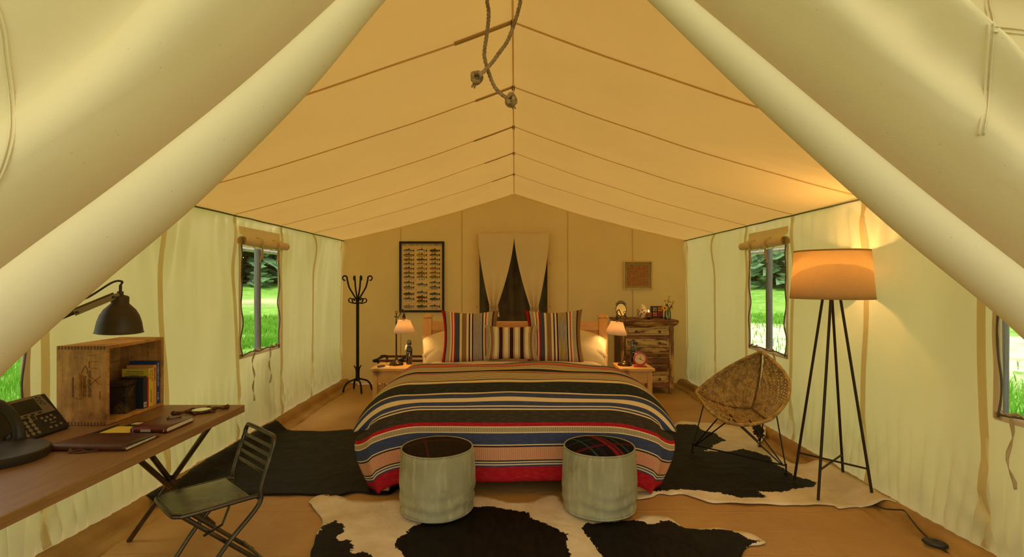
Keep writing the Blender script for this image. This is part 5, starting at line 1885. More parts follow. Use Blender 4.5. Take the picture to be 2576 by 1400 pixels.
FISH = [  # column, height fraction on the sheet, back, side, belly
    (0, .895, 'g', 's', 'c'), (1, .895, 'g', 'w', 'w'), (2, .895, 'b', 'b', 'o'), (0, .827, 'g', 's', 'r'), (1, .827, 'o', 'y', 'y'), (2, .827, 'g', 'o', 'c'),
    (0, .757, 'o', 'o', 'y'), (1, .757, 'o', 'g', 'c'), (2, .757, 'g', 'r', 'c'), (0, .690, 'g', 's', 'w'), (1, .690, 'o', 'c', 'c'), (2, .690, 'g', 's', 'w'),
    (0, .622, 'b', 'r', 'c'), (1, .622, 'o', 'y', 'c'), (2, .622, 'o', 'r', 'c'), (0, .556, 'o', 'o', 'c'), (1, .556, 'o', 'o', 'r'), (2, .556, 'o', 'r', 'c'), (0, .492, 'g', 's', 'w'), (1, .495, 'o', 's', 'c'), (2, .497, 'o', 'o', 'y'),
    (0, .408, 'g', 's', 'w'), (2, .408, 'g', 's', 'w'), (1, .380, 'g', 's', 'w'), (0, .340, 'g', 's', 's'), (2, .340, 'g', 's', 's'),
    (0, .243, 'g', 'g', 's'), (1, .260, 'g', 's', 'w'), (2, .240, 'g', 'g', 'c'), (0, .166, 'g', 's', 'w'), (2, .166, 'g', 'g', 's'), (1, .192, 'b', 'b', 'r'), (1, .133, 'b', 'o', 'y'),
    (0, .055, 's', 's', 's'), (1, .055, 'g', 'g', 's'), (2, .055, 'g', 's', 'w')]
PAL = {'g': srgb(74, 76, 60), 's': srgb(150, 138, 116), 'c': srgb(206, 180, 132), 'w': srgb(214, 198, 166), 'b': srgb(84, 62, 34), 'o': srgb(122, 104, 44), 'r': srgb(180, 110, 76), 'y': srgb(190, 160, 40)}
m_f, nt, N, L = new_mat('fish_print')
out = N.new('ShaderNodeOutputMaterial')
b = node(nt, 'ShaderNodeBsdfPrincipled', Roughness=0.85)
a_ = node(nt, 'ShaderNodeVertexColor', layer_name='stripe')
sp = node(nt, 'ShaderNodeTexVoronoi', Scale=140.0)
L.new(coords(nt), sp.inputs['Vector'])
spk = mathn(nt, 'MULTIPLY', mathn(nt, 'LESS_THAN', sp.outputs['Distance'], 0.28), 0.45)
L.new(mixcol(nt, spk, a_.outputs['Color'], srgb(50, 40, 26)), b.inputs['Base Color'])
L.new(b.outputs[0], out.inputs[0])
fv, ff_, fk = fish_shape()
SW, SH = sx1 - sx0, sz1 - sz0
fishcache = {}
for c_, zf, k1, k2, k3 in FISH:
    x0 = sx0 + SW * (0.045 + 0.320 * c_)
    zc = sz0 + SH * zf
    L_ = SW * 0.272
    q = fishcache.get((k1, k2, k3))
    if q is None:
        mb = MB().add([V((x0 + p[0] * L_, PY + 0.0014, zc + p[1] * L_ * 1.3)) for p in fv], ff_)
        fin = tuple(v * 0.75 for v in PAL[k1])
        col = [rgba(PAL[k1] if k == 0 else PAL[k2] if k == 1 else PAL[k3] if k == 2 else fin) for k in fk]
        o = mb.build('fish_picture', m_f, poster, sm=0, col=col)
        fishcache[(k1, k2, k3)] = (o, x0, zc)
    else:
        shift(q[0], (x0 - q[1], 0, zc - q[2]))

# ------------------------------------------------------------------ small framed relief
ax0, ax1, az0, az1 = 1.470, 1.862, 1.283, 1.668
M_pale = wood('pale_oak_frame', srgb(232, 198, 132), srgb(210, 174, 108), 0, 1.5, 0.6)
M_mount = mat('linen_mount', srgb(176, 162, 108), 0.9, c2=srgb(160, 146, 96), scale=90)
M_relief = mat('brown_bark_sheet', srgb(182, 130, 76), 0.9, c2=srgb(152, 104, 56), scale=30, bump=0.6, bscale=40, bdist=0.004)
art = thing('framed_bark_panel', 'small square pale frame with a brown textured sheet above the chest of drawers', 'picture', frame(((ax0 + ax1) / 2, PY, az0)))
for x0, x1, z0, z1 in ((ax0, ax0 + 0.018, az0, az1), (ax1 - 0.018, ax1, az0, az1), (ax0 + 0.018, ax1 - 0.018, az0, az0 + 0.018), (ax0 + 0.018, ax1 - 0.018, az1 - 0.018, az1)):
    MB().box(x0, x1, PY - 0.018, PY + 0.014, z0, z1).build('frame_bar', M_pale, art, sm=0, bevel=0.002)
MB().box(ax0 + 0.018, ax1 - 0.018, PY + 0.006, PY + 0.010, az0 + 0.018, az1 - 0.018).build('mount', M_mount, art, sm=0)
MB().box(ax0 + 0.052, ax1 - 0.052, PY + 0.001, PY + 0.006, az0 + 0.050, az1 - 0.050).build('bark_sheet', M_relief, art, sm=0, bevel=0.002)

# ------------------------------------------------------------------ luggage rack
M_mahog = wood('red_brown_rack_wood', srgb(112, 54, 32), srgb(84, 38, 22), 0, 1.2, 0.4)
M_strap = mat('black_webbing', srgb(26, 22, 20), 0.9)
lug = thing('luggage_rack', 'folding red-brown luggage rack with black straps behind the left bedside table', 'luggage rack', frame((-1.36, 6.53, 0)))
zl = 0.447
for y in (6.35, 6.72):
    MB().box(-1.72, -1.02, y - 0.014, y + 0.014, zl - 0.026, zl).build('top_rail', M_mahog, lug, sm=0, bevel=0.004)
for x in (-1.655, -1.085):
    for y0, y1, dx in ((6.36, 6.70, 0.0), (6.71, 6.37, 0.024)):
        a_, b_ = V((x + dx, y0, zl - 0.027)), V((x + dx, y1, 0.0))
        MB().tube([a_, b_], 0.015, 4).build('leg', M_mahog, lug, sm=0)
MB().tube([V((-1.64, 6.56, 0.14)), V((-1.10, 6.56, 0.14))], 0.010, 8).build('stretcher', M_mahog, lug)
for x in (-1.675, -1.37, -1.07):
    pts = spline([V((x, 6.335, zl - 0.03)), V((x, 6.334, zl + 0.002)), V((x, 6.45, zl - 0.004)), V((x, 6.60, zl - 0.006)), V((x, 6.735, zl + 0.003)), V((x, 6.736, zl - 0.03))], 4)
    MB().ribbon(pts, (1, 0, 0), 0.062, 0.003).build('strap', M_strap, lug, sm=1)

# ------------------------------------------------------------------ reading lamps with pale shades
M_brass = mat('antique_brass', srgb(92, 70, 36), 0.33, 0.9, c2=srgb(60, 44, 22), scale=20)


def shade_mat(name, refl, trn, fac):
    m, nt, N, L = new_mat(name)
    out = N.new('ShaderNodeOutputMaterial')
    d = node(nt, 'ShaderNodeBsdfDiffuse')
    t = node(nt, 'ShaderNodeBsdfTranslucent')
    n1 = noisef(nt, coords(nt, 'Object', (40, 40, 160)), 1.6, 3, 0.6, 0.2, 0.8)
    L.new(mixcol(nt, n1, refl, tuple(x * 0.86 for x in refl)), d.inputs[0])
    L.new(mixcol(nt, n1, trn, tuple(x * 0.86 for x in trn)), t.inputs[0])
    mx = node(nt, 'ShaderNodeMixShader')
    mx.inputs[0].default_value = fac
    L.new(d.outputs[0], mx.inputs[1])
    L.new(t.outputs[0], mx.inputs[2])
    L.new(mx.outputs[0], out.inputs[0])
    return m


M_shade = shade_mat('pale_lamp_shade', (0.86, 0.78, 0.62), (0.86, 0.66, 0.44), 0.45)
M_bulb = mat('lit_bulb', (1, 0.8, 0.5), 0.4, emit=(1.0, 0.62, 0.27), estr=12.0)
HEAT = (1.0, 0.62, 0.29)


def glow(name, loc, watts, root, size=0.03):
    l = bpy.data.lights.new(name, 'POINT')
    l.energy = watts
    l.color = HEAT
    l.shadow_soft_size = size
    o = bpy.data.objects.new(name, l)
    COL.objects.link(o)
    o.parent = root
    o.location = WM[root.name].inverted() @ V(loc)
    return o


def reading_lamp(x, y, sgn, sx, zs, tilt, lab):
    """sgn: side to which the arm reaches; sx: x of the shade"""
    z = 0.55
    r = thing('reading_lamp', lab, 'lamp', frame((x, y, z)), 'bedside reading lamps')
    T = frame((x, y, z))
    MB(T).lathe([(0.001, 0.0), (0.072, 0.0), (0.073, 0.006), (0.068, 0.012), (0.066, 0.018), (0.058, 0.026), (0.036, 0.036), (0.022, 0.044), (0.016, 0.054), (0.014, 0.066), (0.016, 0.074), (0.013, 0.082), (0.009, 0.088)], 32).build('base', M_brass, r, sm=0.9)
    MB(T).tube([V((0, 0, 0.086)), V((0, 0, 0.44))], 0.0085, 10).build('lower_pole', M_brass, r)
    MB(T).tube([V((0, 0, 0.44)), V((0, 0, 0.52))], 0.0055, 10).build('upper_pole', M_brass, r)
    MB(T).tube([V((0.011 * math.cos(a), 0, 0.532 + 0.011 * math.sin(a))) for a in lin(0, 2 * PI, 16)[:-1]], 0.003, 6, closed=True).build('finial_ring', M_brass, r)
    m = MB(T)
    m.ball((0, 0, 0.487), 0.011)
    m.tube([V((-sgn * 0.02, 0, 0.487)), V((0.0, 0, 0.487))], 0.005, 8)
    m.build('clamp', M_brass, r)
    dx = sx - x
    arm = spline([V((0, 0, 0.487)), V((dx * 0.25, 0, 0.478)), V((dx * 0.5, -0.004, 0.520)), V((dx * 0.74, -0.008, 0.558)), V((dx * 0.95, -0.010, 0.548)), V((dx, -0.010, zs - z + 0.052))], 7)
    MB(T).tube(arm, 0.0055, 8).build('arm', M_brass, r)
    S = frame((sx, y - 0.010, zs), ry=tilt)
    s = MB(S).lathe([(0.006, 0.060), (0.010, 0.052), (0.016, 0.036), (0.016, 0.008), (0.014, 0.004), (0.014, -0.02)], 16).build('socket', M_brass, r)
    MB(S).tube([V((0.012, 0, 0.020)), V((0.034, 0, 0.020))], 0.0028, 6).build('switch_key', M_brass, s)
    MB(S).tube([V((0.0, 0, 0.058)), V((0.030, 0, 0.060))], 0.0032, 6).build('thumb_screw', M_brass, s)
    n = 40
    MB(S).lathe([(0.058, 0.0), (0.111, -0.128)], n, cap=False).build('lamp_shade', M_shade, r, sm=4, solid=0.0015)
    m = MB(S)
    for a in (0.3, 0.3 + 2 * PI / 3, 0.3 + 4 * PI / 3):
        m.tube([V((0.014, 0, 0)) if False else V((0.013 * math.cos(a), 0.013 * math.sin(a), 0.002)), V((0.057 * math.cos(a), 0.057 * math.sin(a), -0.001))], 0.0018, 5)
    m.build('shade_spider', M_brass, r)
    MB(S).ball((0, 0, -0.055), (0.022, 0.022, 0.030)).build('bulb', M_bulb, r)
    glow('bulb_light', S @ V((0, 0, -0.060)), LAMP_W, r, 0.028)
    return r


LAMP_W = 8.0
reading_lamp(-1.200, 5.315, 1, -1.120, 1.005, -0.02, 'brass reading lamp with a pale shade on the left bedside table')
reading_lamp(1.108, 5.285, -1, 1.028, 0.990, 0.10, 'brass reading lamp with a pale shade on the right bedside table')

# ------------------------------------------------------------------ flasks, remote, clock
M_gloss = mat('gloss_black_flask', srgb(20, 18, 16), 0.15, spec=0.6, coat=0.6)
M_cap = mat('matt_black_cap', srgb(24, 22, 20), 0.5)
M_steel = mat('steel_band', srgb(190, 180, 160), 0.25, 0.9)


def flask(x, y, lab, tagc, rz=0.0):
    T = frame((x, y, 0.55), rz)
    r = thing('drinking_flask', lab, 'bottle', T, 'black drinking flasks')
    MB(T).lathe([(0.001, 0.0), (0.029, 0.0), (0.0315, 0.004), (0.0315, 0.150), (0.030, 0.162), (0.024, 0.178), (0.020, 0.186), (0.020, 0.192)], 28).build('body', M_gloss, r)
    MB(T).lathe([(0.0215, 0.1922), (0.0215, 0.1975), (0.001, 0.1975)], 24).build('neck_band', M_steel, r)
    c = MB(T).lathe([(0.0225, 0.1977), (0.0225, 0.218), (0.018, 0.226), (0.001, 0.228)], 24).build('cap', M_cap, r)
    MB(T).tube([V((0.015 * math.cos(a), 0, 0.230 + 0.016 * math.sin(a))) for a in lin(-0.3, PI + 0.3, 16)], 0.005, 8).build('carry_loop', M_cap, c)
    m = MB(T)
    for i in range(9):
        a = -PI / 2 - 0.5 + i * 0.115
        m.box(-0.0012, 0.0012, -0.0003, 0.0003, 0.118, 0.122, Matrix.Rotation(a + PI / 2, 4, 'Z') @ Matrix.Translation((0, -0.0318, 0)))
    for a, z, w_, h_ in ((-0.05, 0.098, 0.004, 0.012), (0.02, 0.090, 0.010, 0.006), (0.16, 0.100, 0.006, 0.008), (-0.22, 0.082, 0.003, 0.003), (0.08, 0.083, 0.012, 0.003)):
        m.box(-w_ / 2, w_ / 2, -0.0003, 0.0003, z, z + h_, Matrix.Rotation(a + 0.2, 4, 'Z') @ Matrix.Translation((0, -0.0318, 0)))
    m.build('pale_print', M_inkw, r, sm=0)
    if tagc:
        m = MB(T)
        m.ribbon([V((-0.024, -0.012, 0.20)), V((-0.030, -0.018, 0.175)), V((-0.034, -0.020, 0.150))], (1, -0.35, 0.2), 0.020, 0.0012)
        m.build('paper_tag', M_paper, r, sm=0)
        MB(T).tube([V((-0.018, -0.012, 0.199)), V((-0.024, -0.014, 0.200))], 0.0008, 4).build('tag_string', M_inkd, r)
    return r


flask(-1.078, 5.36, 'black drinking flask with a paper tag on the left bedside table', True)
flask(1.212, 5.375, 'black drinking flask behind the red clock on the right bedside table', False, 0.2)
rm = frame((-1.318, 5.175, 0.5512), 0.9)
remote = thing('remote_control', 'small grey remote control lying on a slip of paper', 'remote', rm)
MB(rm).prism([(0.045 * math.cos(a) * (1 - 0.0 * a) + 0.0, 0.019 * (1 if math.sin(a) > 0 else -1) * abs(math.sin(a)) ** 0.5) for a in lin(0, 2 * PI, 24)[:-1]], 0.0008, 0.016).build('body', mat('remote_grey', srgb(86, 80, 60), 0.5), remote, sm=0, bevel=0.004)
m = None
for i in range(3):
    for j in range(2):
        p = V((-0.022 + i * 0.020, -0.006 + j * 0.012, 0.016))
        if m is None:
            m, mp_ = MB(rm).box(p.x - 0.006, p.x + 0.006, p.y - 0.003, p.y + 0.003, p.z + 0.0002, p.z + 0.0015).build('button', M_cap, remote, sm=0), p
        else:
            shift(m, p - mp_)
o = MB(frame((-1.305, 5.18, 0.5503), 0.3)).box(-0.06, 0.06, -0.04, 0.04, 0, 0.0006).build('paper_slip', mat('white_paper', srgb(228, 220, 200), 0.8), None, sm=0)
tag(o, 'white slip of paper under the small grey remote', 'paper')

M_coral = mat('coral_red_lacquer', srgb(176, 58, 40), 0.35, coat=0.3)
M_dial = mat('cream_dial', srgb(226, 200, 146), 0.6)
cm = frame((1.243, 5.215, 0.551), -0.12)
clock = thing('alarm_clock', 'round red alarm clock with a cream dial on the right bedside table', 'clock', cm)
FM = cm @ Matrix.Translation((0, -0.028, 0.078)) @ Matrix.Rotation(PI / 2, 4, 'X')
MB(FM).lathe([(0.001, -0.052), (0.048, -0.052), (0.060, -0.040), (0.066, -0.010), (0.067, 0.0), (0.064, 0.005), (0.054, 0.006), (0.051, 0.001)], 40, cap=False).build('case', M_coral, clock)
MB(FM).lathe([(0.001, 0.0), (0.052, 0.0)], 40, cap=False).build('dial', M_dial, clock)
for i in range(12):
    a = PI / 2 - i * PI / 6
    p = V((0.041 * math.cos(a), 0.041 * math.sin(a), 0.0006))
    MB(FM @ Matrix.Translation(p) @ Matrix.Rotation(a, 4, 'Z')).box(-0.004, 0.004, -0.0009, 0.0009, 0, 0.0003).build('hour_mark', M_inkd, clock, sm=0)
for a, ln, wd, nm in ((PI / 2 - 0.18, 0.028, 0.0016, 'hour_hand'), (PI / 2 - 2 * PI * 20 / 60, 0.042, 0.0013, 'minute_hand'), (PI / 2 - 2 * PI * 46 / 60, 0.040, 0.0006, 'second_hand')):
    MB(FM @ Matrix.Rotation(a, 4, 'Z')).box(-0.008, ln, -wd, wd, 0.0012, 0.0018).build(nm, M_cap, clock, sm=0)
MB(FM).lathe([(0.004, 0.001), (0.004, 0.003), (0.001, 0.0034)], 12).build('hub', M_cap, clock)
MB(cm).prism([(-0.066, -0.05), (0.066, -0.05), (0.058, 0.03), (-0.058, 0.03)], 0.0, 0.008).build('foot_plate', M_coral, clock, sm=0, bevel=0.003)
MB(cm).prism([(-0.034, -0.042), (0.034, -0.042), (0.030, 0.022), (-0.030, 0.022)], 0.0082, 0.020).build('pedestal', M_coral, clock, sm=0, bevel=0.003)

# ------------------------------------------------------------------ painted chest of drawers


def peeled(name, axis, base, paint, p2, cover=0.5):
    m, nt, N, L = new_mat(name)
    out = N.new('ShaderNodeOutputMaterial')
    b = node(nt, 'ShaderNodeBsdfPrincipled', Roughness=0.62)
    st = [9, 9, 9]
    st[axis] = 2.2
    oi = N.new('ShaderNodeObjectInfo')
    ad = N.new('ShaderNodeVectorMath')
    ad.operation = 'ADD'
    cmb = N.new('ShaderNodeCombineXYZ')
    for k, f in enumerate((37.0, 11.0, 23.0)):
        L.new(mathn(nt, 'MULTIPLY', oi.outputs['Random'], f), cmb.inputs[k])
    L.new(coords(nt, 'Object', tuple(st)), ad.inputs[0])
    L.new(cmb.outputs[0], ad.inputs[1])
    v = ad.outputs[0]
    g = noisef(nt, v, 3.5, 6, 0.65, 0.3, 0.7)
    col = mixcol(nt, g, base, tuple(x * 0.55 for x in base))
    col = mixcol(nt, noisef(nt, v, 0.9, 6, 0.7, 0.62 - 0.25 * cover, 0.70 - 0.25 * cover), col, paint)
    col = mixcol(nt, noisef(nt, v, 1.3, 6, 0.72, 0.60, 0.66), col, p2)
    col = mixcol(nt, noisef(nt, v, 5.0, 5, 0.7, 0.60, 0.68), col, tuple(x * 0.5 for x in base))
    L.new(col, b.inputs['Base Color'])
    L.new(bumpn(nt, g, 0.35, 0.003), b.inputs['Normal'])
    L.new(b.outputs[0], out.inputs[0])
    return m


BROWN = srgb(128, 82, 40)
M_p1 = peeled('peeled_brown_green', 0, BROWN, srgb(186, 150, 84), srgb(92, 120, 84), 0.55)
M_p2 = peeled('peeled_brown_cream', 0, BROWN, srgb(206, 176, 110), srgb(140, 76, 38), 0.75)
M_p3 = peeled('peeled_dark_red', 0, srgb(128, 80, 44), srgb(164, 108, 70), srgb(150, 134, 76), 0.45)
M_pv = peeled('peeled_upright', 2, srgb(140, 94, 48), srgb(204, 162, 90), srgb(90, 60, 32), 0.7)
M_ptop = peeled('peeled_top', 0, srgb(134, 84, 42), srgb(160, 110, 62), srgb(110, 122, 80), 0.35)
M_pside = wood('dark_side_board', srgb(96, 62, 32), srgb(70, 42, 20), 2, 0.8, 0.6)
M_knob = mat('turned_knob', srgb(104, 60, 32), 0.4, c2=srgb(80, 44, 22), scale=30)
dm = Matrix()
dr = thing('chest_of_drawers', 'tall chest of drawers in peeling reclaimed paint in the right back corner', 'chest of drawers', frame((1.65, 6.8, 0)))
ex0, ex1, ey0, ey1 = 1.32, 1.972, 6.50, 7.03
zz = lambda y: 1.4 - (y - 706) / 1320 * 6.5
MB().box(1.268, 2.018, 6.452, 7.06, 0.898, 0.916).build('top_board', M_ptop, dr, sm=0, bevel=0.003)
cor = MB()
for (i0, z0), (i1, z1) in zip([(0.050, 0.896), (0.042, 0.872), (0.016, 0.850), (0.006, 0.838)][:-1], [(0.042, 0.872), (0.016, 0.850), (0.006, 0.838)]):
    def ring(i, z):
        return [V((ex0 - i, ey0 - i, z)), V((ex1 + i, ey0 - i, z)), V((ex1 + i, ey1, z)), V((ex0 - i, ey1, z))]
    cor.add(ring(i0, z0) + ring(i1, z1), [(k, k + 4, (k + 1) % 4 + 4, (k + 1) % 4) for k in range(4)])
cor.build('cornice', M_p1, dr, sm=0)
for x0, x1 in ((ex0, ex0 + 0.055), (ex1 - 0.055, ex1)):
    MB().box(x0, x1, ey0, ey0 + 0.055, 0.075, 0.838).build('corner_post', M_pv, dr, sm=0, bevel=0.004)
    q = MB()
    s = 1 if x0 == ex0 else -1
    xa, xb = (x0, x1)
    q.add([V((xa, ey0, 0.075)), V((xb, ey0, 0.075)), V((xb, ey0 + 0.055, 0.075)), V((xa, ey0 + 0.055, 0.075)), V((xa + 0.008, ey0 + 0.004, 0)), V((xb - 0.008, ey0 + 0.004, 0)), V((xb - 0.008, ey0 + 0.05, 0)), V((xa + 0.008, ey0 + 0.05, 0))],
          [(0, 1, 2, 3), (7, 6, 5, 4), (0, 4, 5, 1), (1, 5, 6, 2), (2, 6, 7, 3), (3, 7, 4, 0)])
    q.build('foot', M_pv, dr, sm=0)
    MB().box(x0 + 0.004, x1 - 0.004, ey1 - 0.05, ey1, 0.0, 0.838).build('corner_post', M_pv, dr, sm=0)
for x0, x1 in ((ex0 + 0.008, ex0 + 0.024), (ex1 - 0.024, ex1 - 0.008)):
    MB().box(x0, x1, ey0 + 0.0552, ey1 - 0.0502, 0.11, 0.838).build('side_panel', M_pside, dr, sm=0)
MB().box(ex0 + 0.056, ex1 - 0.056, ey1 - 0.02, ey1 - 0.008, 0.11, 0.838).build('back_panel', M_pside, dr, sm=0)
MB().box(ex0 + 0.0552, ex1 - 0.0552, ey0 + 0.006, ey0 + 0.03, zz(824) + 0.002, 0.838).build('frieze', M_p2, dr, sm=0, bevel=0.002)
ROWS = [(824, 842.5, M_p2), (852, 872, M_p2), (886, 901, M_p1), (914, 934, M_p3), (944, 961, M_p2)]
last = None
for i, (a, b_, mm) in enumerate(ROWS):
    z1, z0 = zz(a), zz(b_)
    xa, xb = ex0 + 0.057, ex1 - 0.057
    if last is not None:
        MB().box(xa - 0.0018, xb + 0.0018, ey0 + 0.004, ey0 + 0.05, z1 + 0.003, last - 0.003).build('rail', M_p3 if i % 2 else M_p1, dr, sm=0, bevel=0.002)
    d = MB().box(xa, xb, ey0 + 0.010, ey0 + 0.028, z0, z1).build('drawer', mm, dr, sm=0)
    pm = MB()
    o1 = [(xa + 0.020, z0 + 0.016), (xb - 0.020, z0 + 0.016), (xb - 0.020, z1 - 0.016), (xa + 0.020, z1 - 0.016)]
    o2 = [(xa + 0.034, z0 + 0.026), (xb - 0.034, z0 + 0.026), (xb - 0.034, z1 - 0.026), (xa + 0.034, z1 - 0.026)]
    pm.add([V((x, ey0 + 0.0098, z)) for x, z in o1] + [V((x, ey0 - 0.002, z)) for x, z in o2], [(k, (k + 1) % 4, (k + 1) % 4 + 4, k + 4) for k in range(4)] + [(4, 5, 6, 7)])
    pm.build('raised_panel', mm, d, sm=0)
    for kx in (xa + 0.125, xb - 0.125):
        MB(frame((kx, ey0 - 0.0022, (z0 + z1) / 2), rx=PI / 2)).lathe([(0.007, 0.0), (0.006, 0.008), (0.014, 0.014), (0.017, 0.021), (0.013, 0.027), (0.001, 0.029)], 16).build('knob', M_knob, d)
    last = z0
MB().box(ex0 + 0.0552, ex1 - 0.0552, ey0 + 0.004, ey0 + 0.03, zz(974), last - 0.003).build('bottom_rail', M_p3, dr, sm=0, bevel=0.002)

# on the chest
TZ = 0.9163
vm = frame((1.362, 6.72, TZ))
mir = thing('vanity_mirror', 'small oval standing mirror with a scrolled crest on the chest of drawers', 'mirror', vm)
OV = vm @ Matrix.Translation((0, 0, 0.115)) @ Matrix.Rotation(PI / 2 - 0.20, 4, 'X') @ Matrix.Diagonal((0.9, 1.1, 1, 1))
MB(OV).lathe([(0.001, 0.002), (0.070, 0.002)], 36, cap=False).build('glass', M_mirror, mir)
MB(OV).lathe([(0.070, -0.004), (0.076, -0.004), (0.079, 0.002), (0.076, 0.007), (0.070, 0.003)], 36, cap=False).build('rim', M_brass, mir)
m = MB(OV)
for i in range(7):
    a = PI / 2 + (i - 3) * 0.26
    rr_ = 0.089 + 0.008 * (3 - abs(i - 3)) / 3
    m.tube([V((rr_ * math.cos(a) + 0.010 * math.cos(q), rr_ * math.sin(a) + 0.010 * math.sin(q), 0)) for q in lin(0, 2 * PI, 12)[:-1]], 0.0036, 6, closed=True)
m.build('scrolled_crest', M_brass, mir)
m = MB(vm)
for s in (-1, 1):
    m.tube(spline([V((s * 0.055, 0.005, 0.062)), V((s * 0.062, 0.010, 0.02)), V((s * 0.070, 0.0, 0.004)), V((s * 0.078, -0.006, 0.004))], 5), 0.004, 6)
m.tube([V((0, 0.012, 0.06)), V((0, 0.07, 0.004))], 0.004, 6)
m.build('stand', M_brass, mir)

tb = frame((1.640, 6.74, TZ), 0.05)
tis = thing('tissue_box', 'cream tissue box cover with a grey leaf pattern on the chest of drawers', 'tissue box', tb)
M_tissue, nt, N, L = new_mat('leaf_printed_ceramic')
out = N.new('ShaderNodeOutputMaterial')
b = node(nt, 'ShaderNodeBsdfPrincipled', Roughness=0.4)
vo = node(nt, 'ShaderNodeTexVoronoi', Scale=30.0)
L.new(coords(nt), vo.inputs['Vector'])
nn = node(nt, 'ShaderNodeTexNoise', Scale=45.0, Detail=2.0)
L.new(coords(nt), nn.inputs['Vector'])
q = mathn(nt, 'LESS_THAN', mathn(nt, 'ADD', vo.outputs['Distance'], mathn(nt, 'MULTIPLY', nn.outputs['Fac'], 0.5)), 0.60)
L.new(mixcol(nt, q, srgb(214, 190, 142), srgb(104, 96, 74)), b.inputs['Base Color'])
L.new(b.outputs[0], out.inputs[0])
MB(tb).box(-0.060, 0.060, -0.060, 0.060, 0.0, 0.124).build('cover', M_tissue, tis, bevel=0.016, seg=3)
mq = MB(tb).grid(lambda u, v: V((-0.024 + 0.062 * u + 0.012 * math.sin(v * 4), 0.010 * math.sin(u * 6 + v * 3), 0.118 + 0.058 * v * (0.65 + 0.5 * math.sin(PI * (0.15 + 0.7 * (1 - u)))))), lin(0, 1, 10), lin(0, 1, 8))
mq.build('tissue', mat('white_tissue', srgb(236, 216, 170), 0.9), tis, sm=4, solid=0.0012)

cd = frame((1.690, 6.62, TZ))
can = thing('candle_on_stand', 'lit brown pillar candle on a small dark iron stand', 'candle', cd)
MB(cd).lathe([(0.001, 0.0), (0.026, 0.0), (0.022, 0.006), (0.010, 0.010), (0.012, 0.014), (0.050, 0.020), (0.052, 0.024), (0.001, 0.024)], 28).build('stand', M_wrought, can)
M_wax = mat('brown_wax', srgb(150, 92, 50), 0.5, c2=srgb(136, 80, 42), scale=20)
MB(cd).lathe([(0.001, 0.0242), (0.034, 0.0242), (0.034, 0.083), (0.030, 0.086), (0.001, 0.081)], 28).build('wax', M_wax, can)
MB(cd).tube([V((0, 0, 0.081)), V((0.001, 0, 0.094))], 0.0012, 5).build('wick', M_cap, can)
MB(cd).lathe([(0.0005, 0.088), (0.0055, 0.095), (0.0062, 0.102), (0.0040, 0.111), (0.0004, 0.122)], 14, cap=False).build('flame', mat('flame', (1, 0.8, 0.5), 0.5, emit=(1.0, 0.62, 0.30), estr=5.0), can)
glow('flame_light', cd @ V((0, -0.012, 0.15)), 0.10, can, 0.006)

sb = frame((1.838, 6.79, TZ), -0.03)
spb = thing('tile_drawer_box', 'small dark box with four painted tile drawers on the chest', 'box', sb)
M_dkw = mat('dark_red_wood', srgb(62, 32, 24), 0.5)
MB(sb).box(-0.073, 0.073, -0.03, 0.05, 0.012, 0.156).build('carcass', M_dkw, spb, sm=0, bevel=0.002)
MB(sb).box(-0.073, -0.058, -0.03, 0.05, 0.0, 0.012).build('foot', M_dkw, spb, sm=0)
MB(sb).box(0.058, 0.073, -0.03, 0.05, 0.0, 0.012).build('foot', M_dkw, spb, sm=0)
TC = {'y': mat('tile_yellow', srgb(224, 176, 40), 0.3), 'r': mat('tile_red', srgb(190, 30, 26), 0.3), 't': mat('tile_teal', srgb(40, 112, 104), 0.3), 'k': mat('tile_dark', srgb(30, 26, 24), 0.3), 'g': mat('tile_green', srgb(72, 104, 56), 0.3), 'o': mat('tile_orange', srgb(214, 104, 30), 0.3)}
for cx_, cz_, ks in ((-0.032, 0.118, 'tyr'), (0.034, 0.118, 'oyg'), (-0.032, 0.054, 'ryo'), (0.034, 0.054, 'rtk')):
    t = MB(sb).box(cx_ - 0.028, cx_ + 0.028, -0.036, -0.0302, cz_ - 0.028, cz_ + 0.028).build('tile_drawer', TC[ks[0]], spb, sm=0, bevel=0.001)
    fm = sb @ Matrix.Translation((cx_, -0.0364, cz_)) @ Matrix.Rotation(PI / 2, 4, 'X')
    for i in range(4):
        a = PI / 4 + i * PI / 2
        MB(fm @ Matrix.Rotation(a, 4, 'Z')).prism([(0.006, 0), (0.018, 0.007), (0.030, 0), (0.018, -0.007)], 0, 0.0008).build('painted_petal', TC[ks[1]], t, sm=0)
        MB(fm @ Matrix.Rotation(a + PI / 4, 4, 'Z')).prism([(0.005, 0), (0.013, 0.004), (0.022, 0), (0.013, -0.004)], 0, 0.0008).build('painted_petal', TC[ks[2]], t, sm=0)
    MB(fm).lathe([(0.006, 0), (0.004, 0.005), (0.001, 0.006)], 12).build('centre_knob', TC['k'], t)

